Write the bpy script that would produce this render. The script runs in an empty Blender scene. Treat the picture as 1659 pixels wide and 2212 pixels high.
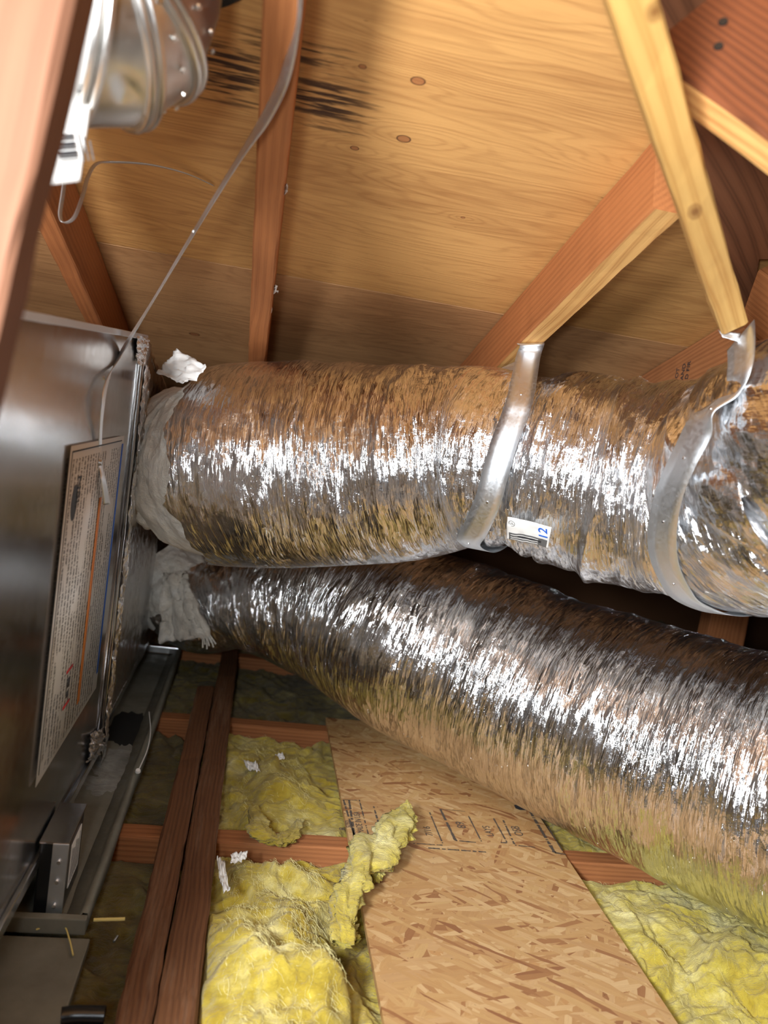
import bpy, bmesh, math, random
import numpy as np
from mathutils import Vector, Matrix
from mathutils.bvhtree import BVHTree
random.seed(7); rng = np.random.default_rng(11)
scene = bpy.context.scene
C = scene.collection
# ------------------------------------------------------------------ camera
W, H, F = 1659., 2212., 1700.
VPX, VPY, ROLL, CZ = 575., 880., 0.15, 0.85
CX, CY = W/2, H/2
def _basis():
    v = np.array([VPX-CX, -(VPY-CY), F]); Y = v/np.linalg.norm(v)
    h = np.array([1, -ROLL, 0.])
    Z = np.cross(h, v); Z /= np.linalg.norm(Z)
    if Z[1] < 0: Z = -Z
    X = np.cross(Y, Z)
    if X[0] < 0: X = -X
    return np.array([X, Y, Z])
R3 = _basis(); CAM = np.array([0, 0, CZ])
def ray(x, y): return R3 @ np.array([x-CX, -(y-CY), F])/F
def P(x, y, d): return Vector(CAM + ray(x, y)*d)
def on(x, y, n, c):
    r = ray(x, y); n = np.array(n, float)
    return Vector(CAM + r*((c-n@CAM)/(n@r)))
def onx(x, y, c): return on(x, y, (1, 0, 0), c)
def onz(x, y, c): return on(x, y, (0, 0, 1), c)
cd = bpy.data.cameras.new('camera'); cam = bpy.data.objects.new('camera', cd); C.objects.link(cam)
cd.sensor_width = 36; cd.lens = F/H*36; cd.clip_start = 0.02
r_, u_, b_ = R3@np.array([1, 0, 0]), R3@np.array([0, 1, 0]), -(R3@np.array([0, 0, 1]))
cam.matrix_world = Matrix(((r_[0], u_[0], b_[0], 0), (r_[1], u_[1], b_[1], 0), (r_[2], u_[2], b_[2], CZ), (0, 0, 0, 1)))
cd.dof.use_dof = True; cd.dof.focus_distance = 1.5; cd.dof.aperture_fstop = 3.2
scene.camera = cam
# ------------------------------------------------------------------ world and lamps
wd = bpy.data.worlds.new('attic_air'); scene.world = wd; wd.use_nodes = True
wd.node_tree.nodes['Background'].inputs[0].default_value = (0.75, 0.85, 1, 1)
wd.node_tree.nodes['Background'].inputs[1].default_value = 0.05
def lamp(name, loc, aim, energy, size, cone, blend, col=(1, 1, 1)):
    l = bpy.data.lights.new(name, 'SPOT'); l.energy = energy; l.shadow_soft_size = size; l.color = col; l.spot_size = math.radians(cone); l.spot_blend = blend
    o = bpy.data.objects.new(name, l); C.objects.link(o); o.location = loc
    o.rotation_euler = (Vector(aim)-Vector(loc)).to_track_quat('-Z', 'Y').to_euler(); return o
lamp('work_lamp', (-0.47, -0.22, 1.06), (0.55, 1.5, 0.88), 180, 0.09, 150, .4, (0.96, 0.98, 1.0))
lamp('fill_lamp', (-0.13, -0.12, 0.88), (0.75, 1.4, 0.75), 46, 0.06, 104, .9, (0.92, 0.97, 1.0))  # added fill light near the camera, no real source there
scene.view_settings.view_transform = 'Standard'; scene.view_settings.look = 'None'
scene.view_settings.gamma = 1; scene.view_settings.use_curve_mapping = False
scene.view_settings.exposure = 0.0
# ------------------------------------------------------------------ numeric noise
_T = rng.random((16, 256, 256))*2-1
def vn(x, y, s=0):
    x = np.asarray(x, float); y = np.asarray(y, float)
    xi = np.floor(x).astype(int); yi = np.floor(y).astype(int); fx = x-xi; fy = y-yi
    fx = fx*fx*(3-2*fx); fy = fy*fy*(3-2*fy); t = _T[s % 16]
    a = t[xi & 255, yi & 255]; b = t[(xi+1) & 255, yi & 255]; c = t[xi & 255, (yi+1) & 255]; d = t[(xi+1) & 255, (yi+1) & 255]
    return (a*(1-fx)+b*fx)*(1-fy)+(c*(1-fx)+d*fx)*fy
def fbm(x, y, s=0, o=4):
    r = 0; a = 1
    for k in range(o): r = r+a*vn(x*2**k+7.3*k, y*2**k+3.1*k, s+k); a *= .5
    return r
def ridge(x, y, s=0): return 1-2*np.abs(vn(x, y, s))
# ------------------------------------------------------------------ material helpers
class NT:
    def __init__(s, name):
        s.m = bpy.data.materials.new(name); s.m.use_nodes = True; s.t = s.m.node_tree
        s.b = s.t.nodes['Principled BSDF']
    def n(s, typ, **kw):
        nd = s.t.nodes.new(typ)
        for k, v in kw.items():
            if k.startswith('_'): setattr(nd, k[1:], v)
            else: nd.inputs[k.replace('__', ' ')].default_value = v
        return nd
    def l(s, a, b): s.t.links.new(a, b)
    def coord(s, which='Object', rand=True):
        tc = s.n('ShaderNodeTexCoord'); o = tc.outputs[which]
        if rand and which == 'Object':
            oi = s.n('ShaderNodeObjectInfo'); mu = s.n('ShaderNodeMath', _operation='MULTIPLY'); mu.inputs[1].default_value = 7.0
            s.l(oi.outputs['Random'], mu.inputs[0]); ad = s.n('ShaderNodeVectorMath', _operation='ADD')
            cb = s.n('ShaderNodeCombineXYZ'); s.l(mu.outputs[0], cb.inputs[0])
            s.l(o, ad.inputs[0]); s.l(cb.outputs[0], ad.inputs[1]); o = ad.outputs[0]
        return o
    def mapv(s, src, sc=(1, 1, 1), rot=(0, 0, 0), loc=(0, 0, 0)):
        mp = s.n('ShaderNodeMapping'); mp.inputs['Scale'].default_value = sc; mp.inputs['Rotation'].default_value = rot; mp.inputs['Location'].default_value = loc
        s.l(src, mp.inputs[0]); return mp.outputs[0]
    def noise(s, src, scale=1, detail=4, rough=.5, dist=0):
        nd = s.n('ShaderNodeTexNoise', Scale=scale, Detail=detail, Roughness=rough, Distortion=dist)
        s.l(src, nd.inputs['Vector']); return nd.outputs['Fac']
    def ramp(s, fac, stops, interp='LINEAR'):
        r = s.n('ShaderNodeValToRGB'); e = r.color_ramp; e.interpolation = interp
        while len(e.elements) < len(stops): e.elements.new(0.5)
        for k, (p, c) in enumerate(stops):
            e.elements[k].position = p; e.elements[k].color = (c[0], c[1], c[2], 1) if not isinstance(c, (int, float)) else (c, c, c, 1)
        s.l(fac, r.inputs[0]); return r.outputs[0]
    def math(s, op, a, b=None, clamp=False):
        m = s.n('ShaderNodeMath', _operation=op, _use_clamp=clamp)
        for k, v in enumerate((a, b)):
            if v is None: continue
            if isinstance(v, (int, float)): m.inputs[k].default_value = v
            else: s.l(v, m.inputs[k])
        return m.outputs[0]
    def mix(s, fac, a, b, mode='MIX'):
        m = s.n('ShaderNodeMix', _data_type='RGBA', _blend_type=mode)
        for k, v in ((0, fac), (6, a), (7, b)):
            if isinstance(v, (int, float)): m.inputs[k].default_value = v
            elif isinstance(v, tuple): m.inputs[k].default_value = (v[0], v[1], v[2], 1)
            else: s.l(v, m.inputs[k])
        return m.outputs[2]
    def bump(s, h, dist=.002, strength=1.0, normal=None):
        b = s.n('ShaderNodeBump', Strength=strength, Distance=dist); s.l(h, b.inputs['Height'])
        if normal is not None: s.l(normal, b.inputs['Normal'])
        return b.outputs[0]
    def done(s, col=None, rough=None, metal=None, nrm=None, spec=None):
        for v, nme in ((col, 'Base Color'), (rough, 'Roughness'), (metal, 'Metallic'), (nrm, 'Normal'), (spec, 'Specular IOR Level')):
            if v is None: continue
            if isinstance(v, tuple): s.b.inputs[nme].default_value = (v[0], v[1], v[2], 1)
            elif isinstance(v, (int, float)): s.b.inputs[nme].default_value = v
            else: s.l(v, s.b.inputs[nme])
        return s.m
def sr(r, g, b):
    f = lambda c: ((c/255+.055)/1.055)**2.4 if c > 10 else c/255/12.92
    return (f(r), f(g), f(b))
def plain(name, col, rough=.6, metal=0.): return NT(name).done(col, rough, metal)
def wood(name, light, dark, ring=46, contrast=.55, rough=.75, grey=None, fibre=1.0, knot=None):
    t = NT(name); o = t.coord()
    w = t.mapv(o, (.8, 4, 4)); wn = t.n('ShaderNodeTexNoise', Scale=1.3, Detail=2); t.l(w, wn.inputs['Vector'])
    ad = t.n('ShaderNodeVectorMath', _operation='MULTIPLY_ADD'); t.l(wn.outputs['Color'], ad.inputs[0]); ad.inputs[1].default_value = (0, .055, .055); t.l(o, ad.inputs[2])
    mp = t.mapv(ad.outputs[0], (.05, 1, 1), loc=(0, .19, .24))
    wv = t.n('ShaderNodeTexWave', _wave_type='RINGS', _rings_direction='X', Scale=ring, Distortion=1.6, Detail=3, Detail__Scale=1.4); t.l(mp, wv.inputs['Vector'])
    rings = t.ramp(wv.outputs['Fac'], [(0, 0.), (.55, .25), (.9, 1.), (1, .6)])
    fib = t.noise(t.mapv(o, (6, 260, 260)), 1, 4, .7)
    big = t.noise(t.mapv(o, (2.2, 9, 9)), 1, 3, .5)
    f = t.math('ADD', t.math('MULTIPLY', rings, contrast), t.math('MULTIPLY', t.math('SUBTRACT', fib, .5), .7*fibre))
    f = t.math('ADD', f, t.math('MULTIPLY', t.math('SUBTRACT', big, .45), .9), clamp=True)
    col = t.mix(f, light, dark)
    if grey:
        g = t.ramp(t.noise(t.mapv(o, (3, 30, 30)), 1, 5, .7), [(.52, 0.), (.7, 1.)])
        col = t.mix(t.math('MULTIPLY', g, .6), col, grey)
    if knot:
        oc = t.coord(rand=False)
        for kx, ky, kz, r1_, r2_ in knot:
            ln = t.n('ShaderNodeVectorMath', _operation='LENGTH'); t.l(t.mapv(oc, (1/r1_, 1/r2_, 1/r2_), loc=(-kx/r1_, -ky/r2_, -kz/r2_)), ln.inputs[0])
            dd = t.math('ADD', ln.outputs['Value'], t.math('MULTIPLY', t.math('SUBTRACT', fib, .5), .5))
            col = t.mix(t.ramp(dd, [(.25, .85), (.6, .45), (.8, .5), (1., 0.)]), col, sr(120, 74, 34))
    h = t.math('ADD', t.math('MULTIPLY', rings, .5), fib)
    return t.done(col, rough, 0., t.bump(h, .0012, .5), .25)
M = {}
M['red'] = wood('wood_redfir', sr(176, 112, 66), sr(112, 62, 34), 36, .26)
M['red2'] = wood('wood_redfir_ringed', sr(112, 62, 34), sr(66, 34, 20), 50, .55)
M['yellow'] = wood('wood_yellow_pine', sr(236, 190, 100), sr(196, 136, 52), 20, .6, .65)
M['pale'] = wood('wood_pale_edge', sr(220, 172, 106), sr(170, 112, 58), 30, .5)
M['brown'] = wood('wood_shaded_board', sr(130, 84, 56), sr(76, 44, 26), 22, .5)  # brown darkened to carry the shade beside the web
M['plank'] = wood('wood_old_plank', sr(106, 70, 44), sr(58, 34, 22), 62, .40, .8, sr(132, 104, 82), 2.0)
M['joist'] = wood('wood_joist', sr(170, 112, 70), sr(112, 64, 38), 36, .4)
M['post'] = wood('wood_near_post', sr(118, 82, 62), sr(90, 58, 42), 28, .3)

def plywood(name, base, dark, seed, knots=(), stains=(), grey=.0):
    t = NT(name); o = t.coord(rand=False)
    sx = t.n('ShaderNodeSeparateXYZ'); t.l(o, sx.inputs[0])
    low = t.noise(t.mapv(o, (1.1, 5.5, 1), loc=(seed, seed*2, 0)), 1, 3, .5)
    f = t.math('ADD', t.math('MULTIPLY', sx.outputs[1], 2.0), t.math('MULTIPLY', low, 1.15))
    kcol = None
    def gauss(cx, cy, rx, ry):
        q = t.mapv(o, (1/rx, 1/ry, 0), loc=(-cx/rx, -cy/ry, 0))
        ln = t.n('ShaderNodeVectorMath', _operation='LENGTH'); t.l(q, ln.inputs[0]); return ln.outputs['Value']
    for cx, cy, s in knots:
        g = t.math('DIVIDE', .16, t.math('ADD', 1., t.math('POWER', gauss(cx, cy, .055*s, .018*s), 2.)))
        f = t.math('ADD', f, g)
        d = gauss(cx, cy, .0075*s, .0058*s)
        k = t.ramp(d, [(.75, 1.), (1., 0.)]); ring_ = t.ramp(d, [(.7, 0.), (.85, 1.), (1.0, 0.)])
        kcol = (k, ring_) if kcol is None else (t.math('MAXIMUM', kcol[0], k), t.math('MAXIMUM', kcol[1], ring_))
    sn = t.math('SINE', t.math('MULTIPLY', f, 150.))
    lines = t.ramp(t.math('MULTIPLY_ADD', sn, .5) if False else t.math('ADD', t.math('MULTIPLY', sn, .5), .5), [(0, 0.), (.6, .2), (1, 1.)])
    fib = t.noise(t.mapv(o, (9, 330, 1)), 1, 4, .7); streak = t.noise(t.mapv(o, (3.2, 70, 1), loc=(seed, 0, 0)), 1, 4, .6)
    big = t.noise(t.mapv(o, (1.5, 7, 1), loc=(seed, 3, 0)), 1, 3, .5)
    q = t.math('ADD', t.math('MULTIPLY', lines, .20), t.math('MULTIPLY', t.math('SUBTRACT', fib, .5), .8))
    q = t.math('ADD', q, t.math('MULTIPLY', t.math('SUBTRACT', streak, .5), .9))
    q = t.math('ADD', q, t.math('MULTIPLY', t.math('SUBTRACT', big, .4), 1.2), clamp=True)
    col = t.mix(q, base, dark)
    spk = t.ramp(t.noise(t.mapv(o, (40, 160, 1)), 1, 1, .5), [(.80, 0.), (.83, 1.)])
    col = t.mix(t.math('MULTIPLY', spk, .55), col, sr(110, 60, 26))
    if kcol is not None:
        col = t.mix(t.math('MULTIPLY', kcol[0], .65), col, sr(150, 84, 50)); col = t.mix(kcol[1], col, sr(58, 30, 22))
    for cx, cy, rx, ry, amt in stains:
        d = gauss(cx, cy, rx, ry); msk = t.ramp(d, [(.2, 1.), (1., 0.)])
        st = t.ramp(t.math('MULTIPLY', t.noise(t.mapv(o, (7, 95, 1), loc=(cx*9, 0, 0)), 1, 4, .65), t.math('ADD', .62, t.math('MULTIPLY', msk, .5))), [(.50, 0.), (.60, 1.)])
        col = t.mix(t.math('MULTIPLY', t.math('MULTIPLY', st, msk), amt), col, sr(52, 30, 24))
    h = t.math('ADD', t.math('MULTIPLY', lines, .4), fib)
    return t.done(col, .62, 0., t.bump(h, .0008, .45), .3)

def foil(name, rough=.20, su=1.0, strength=1.0, tint=(.96, .97, .99), uvn='UV'):
    t = NT(name); tc = t.n('ShaderNodeTexCoord'); o = tc.outputs[uvn]
    wn = t.n('ShaderNodeTexNoise', Scale=9, Detail=2); t.l(o, wn.inputs['Vector'])
    ad = t.n('ShaderNodeVectorMath', _operation='MULTIPLY_ADD'); t.l(wn.outputs['Color'], ad.inputs[0]); ad.inputs[1].default_value = (.014, .03, .0); t.l(o, ad.inputs[2]); w = ad.outputs[0]
    def facet(sc, wx, wy, seed):
        """flat crumple facets: each cell tilts its own way"""
        q = t.mapv(w, sc, loc=(seed, seed*.7, 0)); v = t.n('ShaderNodeTexVoronoi', _voronoi_dimensions='2D', Scale=1); t.l(q, v.inputs['Vector'])
        d = t.n('ShaderNodeVectorMath', _operation='SUBTRACT'); t.l(q, d.inputs[0]); t.l(v.outputs['Position'], d.inputs[1])
        c = t.n('ShaderNodeVectorMath', _operation='SUBTRACT'); t.l(v.outputs['Color'], c.inputs[0]); c.inputs[1].default_value = (.5, .5, .5)
        m = t.n('ShaderNodeVectorMath', _operation='MULTIPLY'); t.l(c.outputs[0], m.inputs[0]); m.inputs[1].default_value = (wx, wy, 0)
        dt = t.n('ShaderNodeVectorMath', _operation='DOT_PRODUCT'); t.l(d.outputs[0], dt.inputs[0]); t.l(m.outputs[0], dt.inputs[1]); return dt.outputs['Value']
    f1 = facet((24*su, 5.5*su, 1), 1.0, 1.9, 0); f2 = facet((68*su, 13*su, 1), .75, 1.45, 4.3); f3 = facet((180*su, 38*su, 1), .5, .75, 9.1); f4 = facet((420*su, 70*su, 1), .22, .22, 2.7)
    n1 = t.noise(t.mapv(w, (150*su, 7*su, 1)), 1, 4, .6); n2 = t.noise(t.mapv(w, (30*su, 26*su, 1)), 1, 5, .6)
    calm = t.ramp(t.noise(t.mapv(o, (7, 5, 1)), 1, 3, .5), [(.38, .5), (.60, 1.15)])
    h = t.math('ADD', t.math('MULTIPLY', f1, 1.0), t.math('ADD', f2, f4))
    h = t.math('ADD', h, t.math('MULTIPLY', f3, 1.0)); h = t.math('ADD', h, t.math('MULTIPLY', n1, .55)); h = t.math('ADD', h, t.math('MULTIPLY', n2, .5))
    h = t.math('MULTIPLY', h, calm)
    nr = t.bump(h, .0100, strength)
    return t.done(tint, rough, 1., nr)
M['foil'] = foil('crinkled_foil'); M['foil_fine'] = foil('foil_tape', .25, 2.2, .8); 
M['foil_fsk'] = foil('foil_scrim_board', .22, 1.6, .5, (.72, .72, .72))
def metal(name, col, rough, spangle=.12, smear=0., sc=60):
    t = NT(name); o = t.coord(rand=False)
    v = t.n('ShaderNodeTexVoronoi', Scale=sc); t.l(o, v.inputs['Vector'])
    bw = t.n('ShaderNodeRGBToBW'); t.l(v.outputs['Color'], bw.inputs[0])
    r = t.math('ADD', rough-spangle/2, t.math('MULTIPLY', bw.outputs[0], spangle))
    n = t.noise(t.mapv(o, (3, 14, 2)), 1, 4, .6)
    r = t.math('ADD', r, t.math('MULTIPLY', t.math('SUBTRACT', n, .5), smear))
    c = t.mix(t.math('MULTIPLY', n, .5), col, tuple(x*.72 for x in col))
    return t.done(c, r, 1., t.bump(t.noise(o, 7, 2), .004, .25))
M['sheet'] = metal('galvanised_sheet', (.72, .71, .71), .19, .05, .12)
M['strap'] = metal('galvanised_strap', (.84, .88, .92), .46, .12, .1, 220)
M['pipe'] = metal('galvanised_pipe', (.84, .83, .80), .34, .10, .15, 90)
M['bright'] = plain('bright_zinc', (.85, .86, .88), .25, 1.)
M['dark_metal'] = plain('dark_metal', (.05, .052, .055), .3, .8)
M['black'] = plain('black_rubber', (.012, .012, .012), .6)
M['paper'] = plain('white_paper', (.82, .82, .80), .55)
M['ink'] = plain('black_ink', (.03, .03, .035), .6)
M['stamp'] = plain('faded_stamp_ink', (.085, .065, .05), .8)
M['blue_ink'] = plain('blue_marker', (.01, .12, .62), .5)
M['blue'] = plain('blue_stripe', (.02, .10, .42), .5)
M['orange'] = plain('orange_stripe', (.62, .20, .04), .5)
M['redink'] = plain('red_ink', (.5, .02, .02), .5)
M['grey_print'] = plain('grey_print', (.12, .12, .12), .6)
def printed(name, vertical=True):
    """rows of print too small to read, on off-white paper"""
    t = NT(name); tc = t.n('ShaderNodeTexCoord'); o = tc.outputs['UV']
    wob = t.noise(t.mapv(o, (3, 40, 1)), 1, 1)
    rows = t.math('SINE', t.math('MULTIPLY', t.n('ShaderNodeSeparateXYZ').outputs[0], 1.))
    s = t.n('ShaderNodeSeparateXYZ'); t.l(o, s.inputs[0])
    rows = t.math('GREATER_THAN', t.math('SINE', t.math('MULTIPLY', s.outputs[0], 2*math.pi*22)), -.1)
    words = t.math('GREATER_THAN', t.noise(t.mapv(o, (22, 150, 1)), 1, 3, .8), .47)
    para = t.math('GREATER_THAN', t.noise(t.mapv(o, (7, 5, 1)), 1, 1, .5), .40)
    ed = t.math('MULTIPLY', t.math('GREATER_THAN', s.outputs[0], .04), t.math('LESS_THAN', s.outputs[0], .93))
    ed2 = t.math('MULTIPLY', t.math('GREATER_THAN', s.outputs[1], .015), t.math('LESS_THAN', s.outputs[1], .96))
    m = t.math('MULTIPLY', t.math('MULTIPLY', rows, words), t.math('MULTIPLY', para, t.math('MULTIPLY', ed, ed2)))
    return t.done(t.mix(t.math('MULTIPLY', m, .82), (.62, .61, .58), (.06, .06, .06)), .32, 0., None, .5)
M['print'] = printed('printed_label')
def osb():
    t = NT('strand_board'); o = t.coord(rand=False); s0 = t.noise(o, 3, 4, .6)
    col = t.mix(s0, sr(198, 158, 106), sr(164, 118, 72)); hh = None
    pal = [(0, sr(204, 170, 116)), (.25, sr(190, 150, 98)), (.5, sr(216, 184, 134)), (.72, sr(180, 138, 90)), (.86, sr(202, 166, 112)), (.92, sr(168, 124, 80)), (1, sr(146, 100, 66))]
    for k, (ang, sx, sy, th) in enumerate([(.3, 13, 70, .3), (-.5, 15, 85, .42), (.08, 12, 60, .5), (1.0, 18, 95, .55), (-1.1, 17, 90, .6), (-.2, 14, 100, .55), (.62, 19, 120, .62)]):
        wn = t.n('ShaderNodeTexNoise', Scale=6, Detail=1); t.l(o, wn.inputs['Vector'])
        ad = t.n('ShaderNodeVectorMath', _operation='MULTIPLY_ADD'); t.l(wn.outputs['Color'], ad.inputs[0]); ad.inputs[1].default_value = (.02, .02, 0); t.l(o, ad.inputs[2])
        q = t.mapv(ad.outputs[0], (sx, sy, 0), (0, 0, ang), (k*3.7, k*1.9, 0))
        # rotate before scale: nest two mappings
        q = t.mapv(t.mapv(ad.outputs[0], (1, 1, 0), (0, 0, ang), (k*3.7, k*1.9, 0)), (sx, sy, 0))
        v = t.n('ShaderNodeTexVoronoi', _voronoi_dimensions='2D', Scale=1); v.inputs['Randomness'].default_value = 1; t.l(q, v.inputs['Vector'])
        sp = t.n('ShaderNodeSeparateColor'); t.l(v.outputs['Color'], sp.inputs[0])
        fl = t.ramp(sp.outputs[0], pal, 'CONSTANT' if k > 9 else 'LINEAR')
        fine = t.noise(t.mapv(t.mapv(o, (1, 1, 0), (0, 0, ang)), (20, 420, 0)), 1, 3, .7)
        fl = t.mix(t.math('MULTIPLY', fine, .45), fl, sr(120, 76, 44))
        msk = t.math('GREATER_THAN', sp.outputs[1], th)
        col = t.mix(msk, col, fl)
        hk = t.math('MULTIPLY', msk, sp.outputs[2]); hh = hk if hh is None else t.math('MAXIMUM', hh, hk)
    spk = t.ramp(t.noise(o, 130, 2, .5), [(.72, 0.), (.78, 1.)])
    col = t.mix(t.math('MULTIPLY', spk, .6), col, sr(84, 50, 30))
    return t.done(col, .6, 0., t.bump(hh, .0009, .7), .3)
M['osb'] = osb()
def glasswool(name, a, b, c, dirt=.5):
    t = NT(name); o = t.coord(rand=False)
    w = t.n('ShaderNodeTexNoise', Scale=7, Detail=3); t.l(o, w.inputs['Vector'])
    ad = t.n('ShaderNodeVectorMath', _operation='MULTIPLY_ADD'); t.l(w.outputs['Color'], ad.inputs[0]); ad.inputs[1].default_value = (.12, .12, .12); t.l(o, ad.inputs[2]); w = ad.outputs[0]
    n1 = t.noise(w, 9, 5, .6); n2 = t.noise(t.mapv(w, (22, 70, 40), (0, 0, .5)), 1, 5, .7); n3 = t.noise(o, 4.5, 3, .5)
    col = t.ramp(n1, [(.28, b), (.5, a), (.68, c)])
    col = t.mix(t.ramp(n3, [(.5, 0.), (.72, dirt)]), col, tuple(x*.30 for x in b))
    col = t.mix(t.ramp(n2, [(.35, .45), (.6, 0.)]), col, tuple(x*.62 for x in b))
    fib = t.noise(t.mapv(w, (60, 420, 300), (.3, .2, .6)), 1, 3, .7)
    h = t.math('ADD', n2, t.math('MULTIPLY', fib, .35))
    t.b.inputs['Sheen Weight'].default_value = .25
    return t.done(col, .95, 0., t.bump(h, .010, .8), .1)
M['wool'] = glasswool('yellow_glass_wool', sr(196, 176, 70), sr(150, 124, 34), sr(222, 212, 148), .5)
M['wool_bright'] = glasswool('fresh_glass_wool', sr(208, 192, 86), sr(172, 148, 40), sr(228, 220, 158), .35)
M['wool_dull'] = glasswool('shaded_dusty_wool', sr(112, 98, 44), sr(70, 58, 24), sr(140, 128, 76), .8)  # dirtier wool, with the shade of its bays also put into the colour
M['wool_white'] = glasswool('white_glass_wool', sr(244, 238, 226), sr(222, 212, 198), sr(250, 248, 242), .05)

# ------------------------------------------------------------------ object helpers
def tag(o, label=None, cat=None, group=None, kind=None):
    if label: o['label'] = label
    if cat: o['category'] = cat
    if group: o['group'] = group
    if kind: o['kind'] = kind
    return o
WM = {}
def empty(name, loc, label, cat, group=None):
    o = bpy.data.objects.new(name, None); C.objects.link(o); o.location = loc; o.empty_display_size = .05; WM[o.name] = Matrix.Translation(Vector(loc))
    return tag(o, label, cat, group)
def link(name, me, mat, parent=None, mw=None):
    o = bpy.data.objects.new(name, me); C.objects.link(o)
    if mat is not None:
        for m in (mat if isinstance(mat, (list, tuple)) else [mat]): me.materials.append(m)
    wmx = mw.copy() if mw is not None else Matrix.Identity(4); WM[o.name] = wmx
    if parent is not None:
        o.parent = parent; o.matrix_basis = WM[parent.name].inverted() @ wmx
    else: o.matrix_basis = wmx
    return o
def mesh(name, verts, faces, mat, parent=None, smooth=False, mw=None, uv=None):
    me = bpy.data.meshes.new(name); me.from_pydata([tuple(v) for v in verts], [], faces); me.update()
    if smooth: me.polygons.foreach_set('use_smooth', [True]*len(me.polygons))
    return link(name, me, mat, parent, mw)
def frame_mw(o, x, z=(0, 0, 1)):
    x = Vector(x).normalized(); z = Vector(z); y = z.cross(x).normalized(); z = x.cross(y)
    return Matrix(((x[0], y[0], z[0], o[0]), (x[1], y[1], z[1], o[1]), (x[2], y[2], z[2], o[2]), (0, 0, 0, 1)))
def box_bm(bm, lo, hi, bevel=0., seg=2):
    vs = [bm.verts.new((x, y, z)) for x in (lo[0], hi[0]) for y in (lo[1], hi[1]) for z in (lo[2], hi[2])]
    fs = [(0, 1, 3, 2), (4, 6, 7, 5), (0, 4, 5, 1), (2, 3, 7, 6), (0, 2, 6, 4), (1, 5, 7, 3)]
    faces = [bm.faces.new([vs[i] for i in f]) for f in fs]
    if bevel: bmesh.ops.bevel(bm, geom=list({e for f in faces for e in f.edges}), offset=bevel, segments=seg, affect='EDGES', profile=.6)
def bm_obj(name, bm, mat, parent=None, mw=None, smooth=False):
    bmesh.ops.recalc_face_normals(bm, faces=bm.faces)
    me = bpy.data.meshes.new(name); bm.to_mesh(me); bm.free()
    if smooth: me.polygons.foreach_set('use_smooth', [True]*len(me.polygons))
    return link(name, me, mat, parent, mw)
def box(name, lo, hi, mat, parent=None, bevel=0.002, mw=None):
    bm = bmesh.new(); box_bm(bm, lo, hi, bevel); return bm_obj(name, bm, mat, parent, mw)
def timber(name, p0, p1, w, h, mat, up=(0, 0, 1), parent=None, off=(0, 0), rough=.0012, ends=None):
    """sawn timber: local X runs along the grain from p0 to p1; slightly uneven edges"""
    p0 = Vector(p0); p1 = Vector(p1); L = (p1-p0).length; n = max(8, int(L/.035))
    mw = frame_mw(p0, p1-p0, up); prof = []
    b = min(.004, w*.08)
    y0, y1 = off[0]-w/2, off[0]+w/2; z0, z1 = off[1]-h/2, off[1]+h/2
    prof = [(y0+b, z0), (y1-b, z0), (y1, z0+b), (y1, z1-b), (y1-b, z1), (y0+b, z1), (y0, z1-b), (y0, z0+b)]
    vs = []; fs = []; ph = random.random()*50; k = len(prof)
    for i in range(n+1):
        for j, (y, z) in enumerate(prof):
            dx = (ends(i, n, y, z) if ends else 0)
            e = rough*vn(i*.9+ph, j*1.7+ph, 3)
            vs.append((L*i/n+dx, y+float(e)*.8, z+float(vn(i*.7+ph, j*2.3, 5))*rough*.8))
    for i in range(n):
        for j in range(k): a = i*k+j; b2 = i*k+(j+1) % k; fs.append((a, b2, b2+k, a+k))
    fs.append(tuple(range(k))[::-1]); fs.append(tuple(n*k+j for j in range(k)))
    return mesh(name, vs, fs, mat, parent, mw=mw)
def grid_mesh(name, G, mat, parent=None, uv=None, smooth=True, closed_u=False):
    """G: (n,m,3) array of points"""
    n, m, _ = G.shape; me = bpy.data.meshes.new(name); idx = np.arange(n*m).reshape(n, m)
    f = np.stack([idx[:-1, :-1], idx[1:, :-1], idx[1:, 1:], idx[:-1, 1:]], -1).reshape(-1, 4)
    me.vertices.add(n*m); me.vertices.foreach_set('co', G.reshape(-1).astype(np.float32))
    me.loops.add(f.size); me.loops.foreach_set('vertex_index', f.reshape(-1).astype(np.int32))
    me.polygons.add(len(f)); me.polygons.foreach_set('loop_start', np.arange(0, f.size, 4, dtype=np.int32))
    if smooth: me.polygons.foreach_set('use_smooth', np.ones(len(f), bool))
    me.update(calc_edges=True)
    if uv is not None:
        ul = me.uv_layers.new(name='UVMap'); ul.data.foreach_set('uv', uv.reshape(-1, 2)[f.reshape(-1)].reshape(-1).astype(np.float32))
    me.validate()
    return link(name, me, mat, parent)
def solid(o, t, off=-1):
    md = o.modifiers.new('thick', 'SOLIDIFY'); md.thickness = t; md.offset = off; return o
def catmull(pts, n):
    pts = np.array([list(p) for p in pts], float); q = np.vstack([2*pts[0]-pts[1], pts, 2*pts[-1]-pts[-2]])
    m = len(pts)-1; t = np.linspace(0, m, n); i = np.minimum(t.astype(int), m-1); f = (t-i)[:, None]
    a, b, c, d = q[i], q[i+1], q[i+2], q[i+3]
    return .5*((2*b)+(c-a)*f+(2*a-5*b+4*c-d)*f**2+(3*b-3*c+d-a)*f**3)
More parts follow.
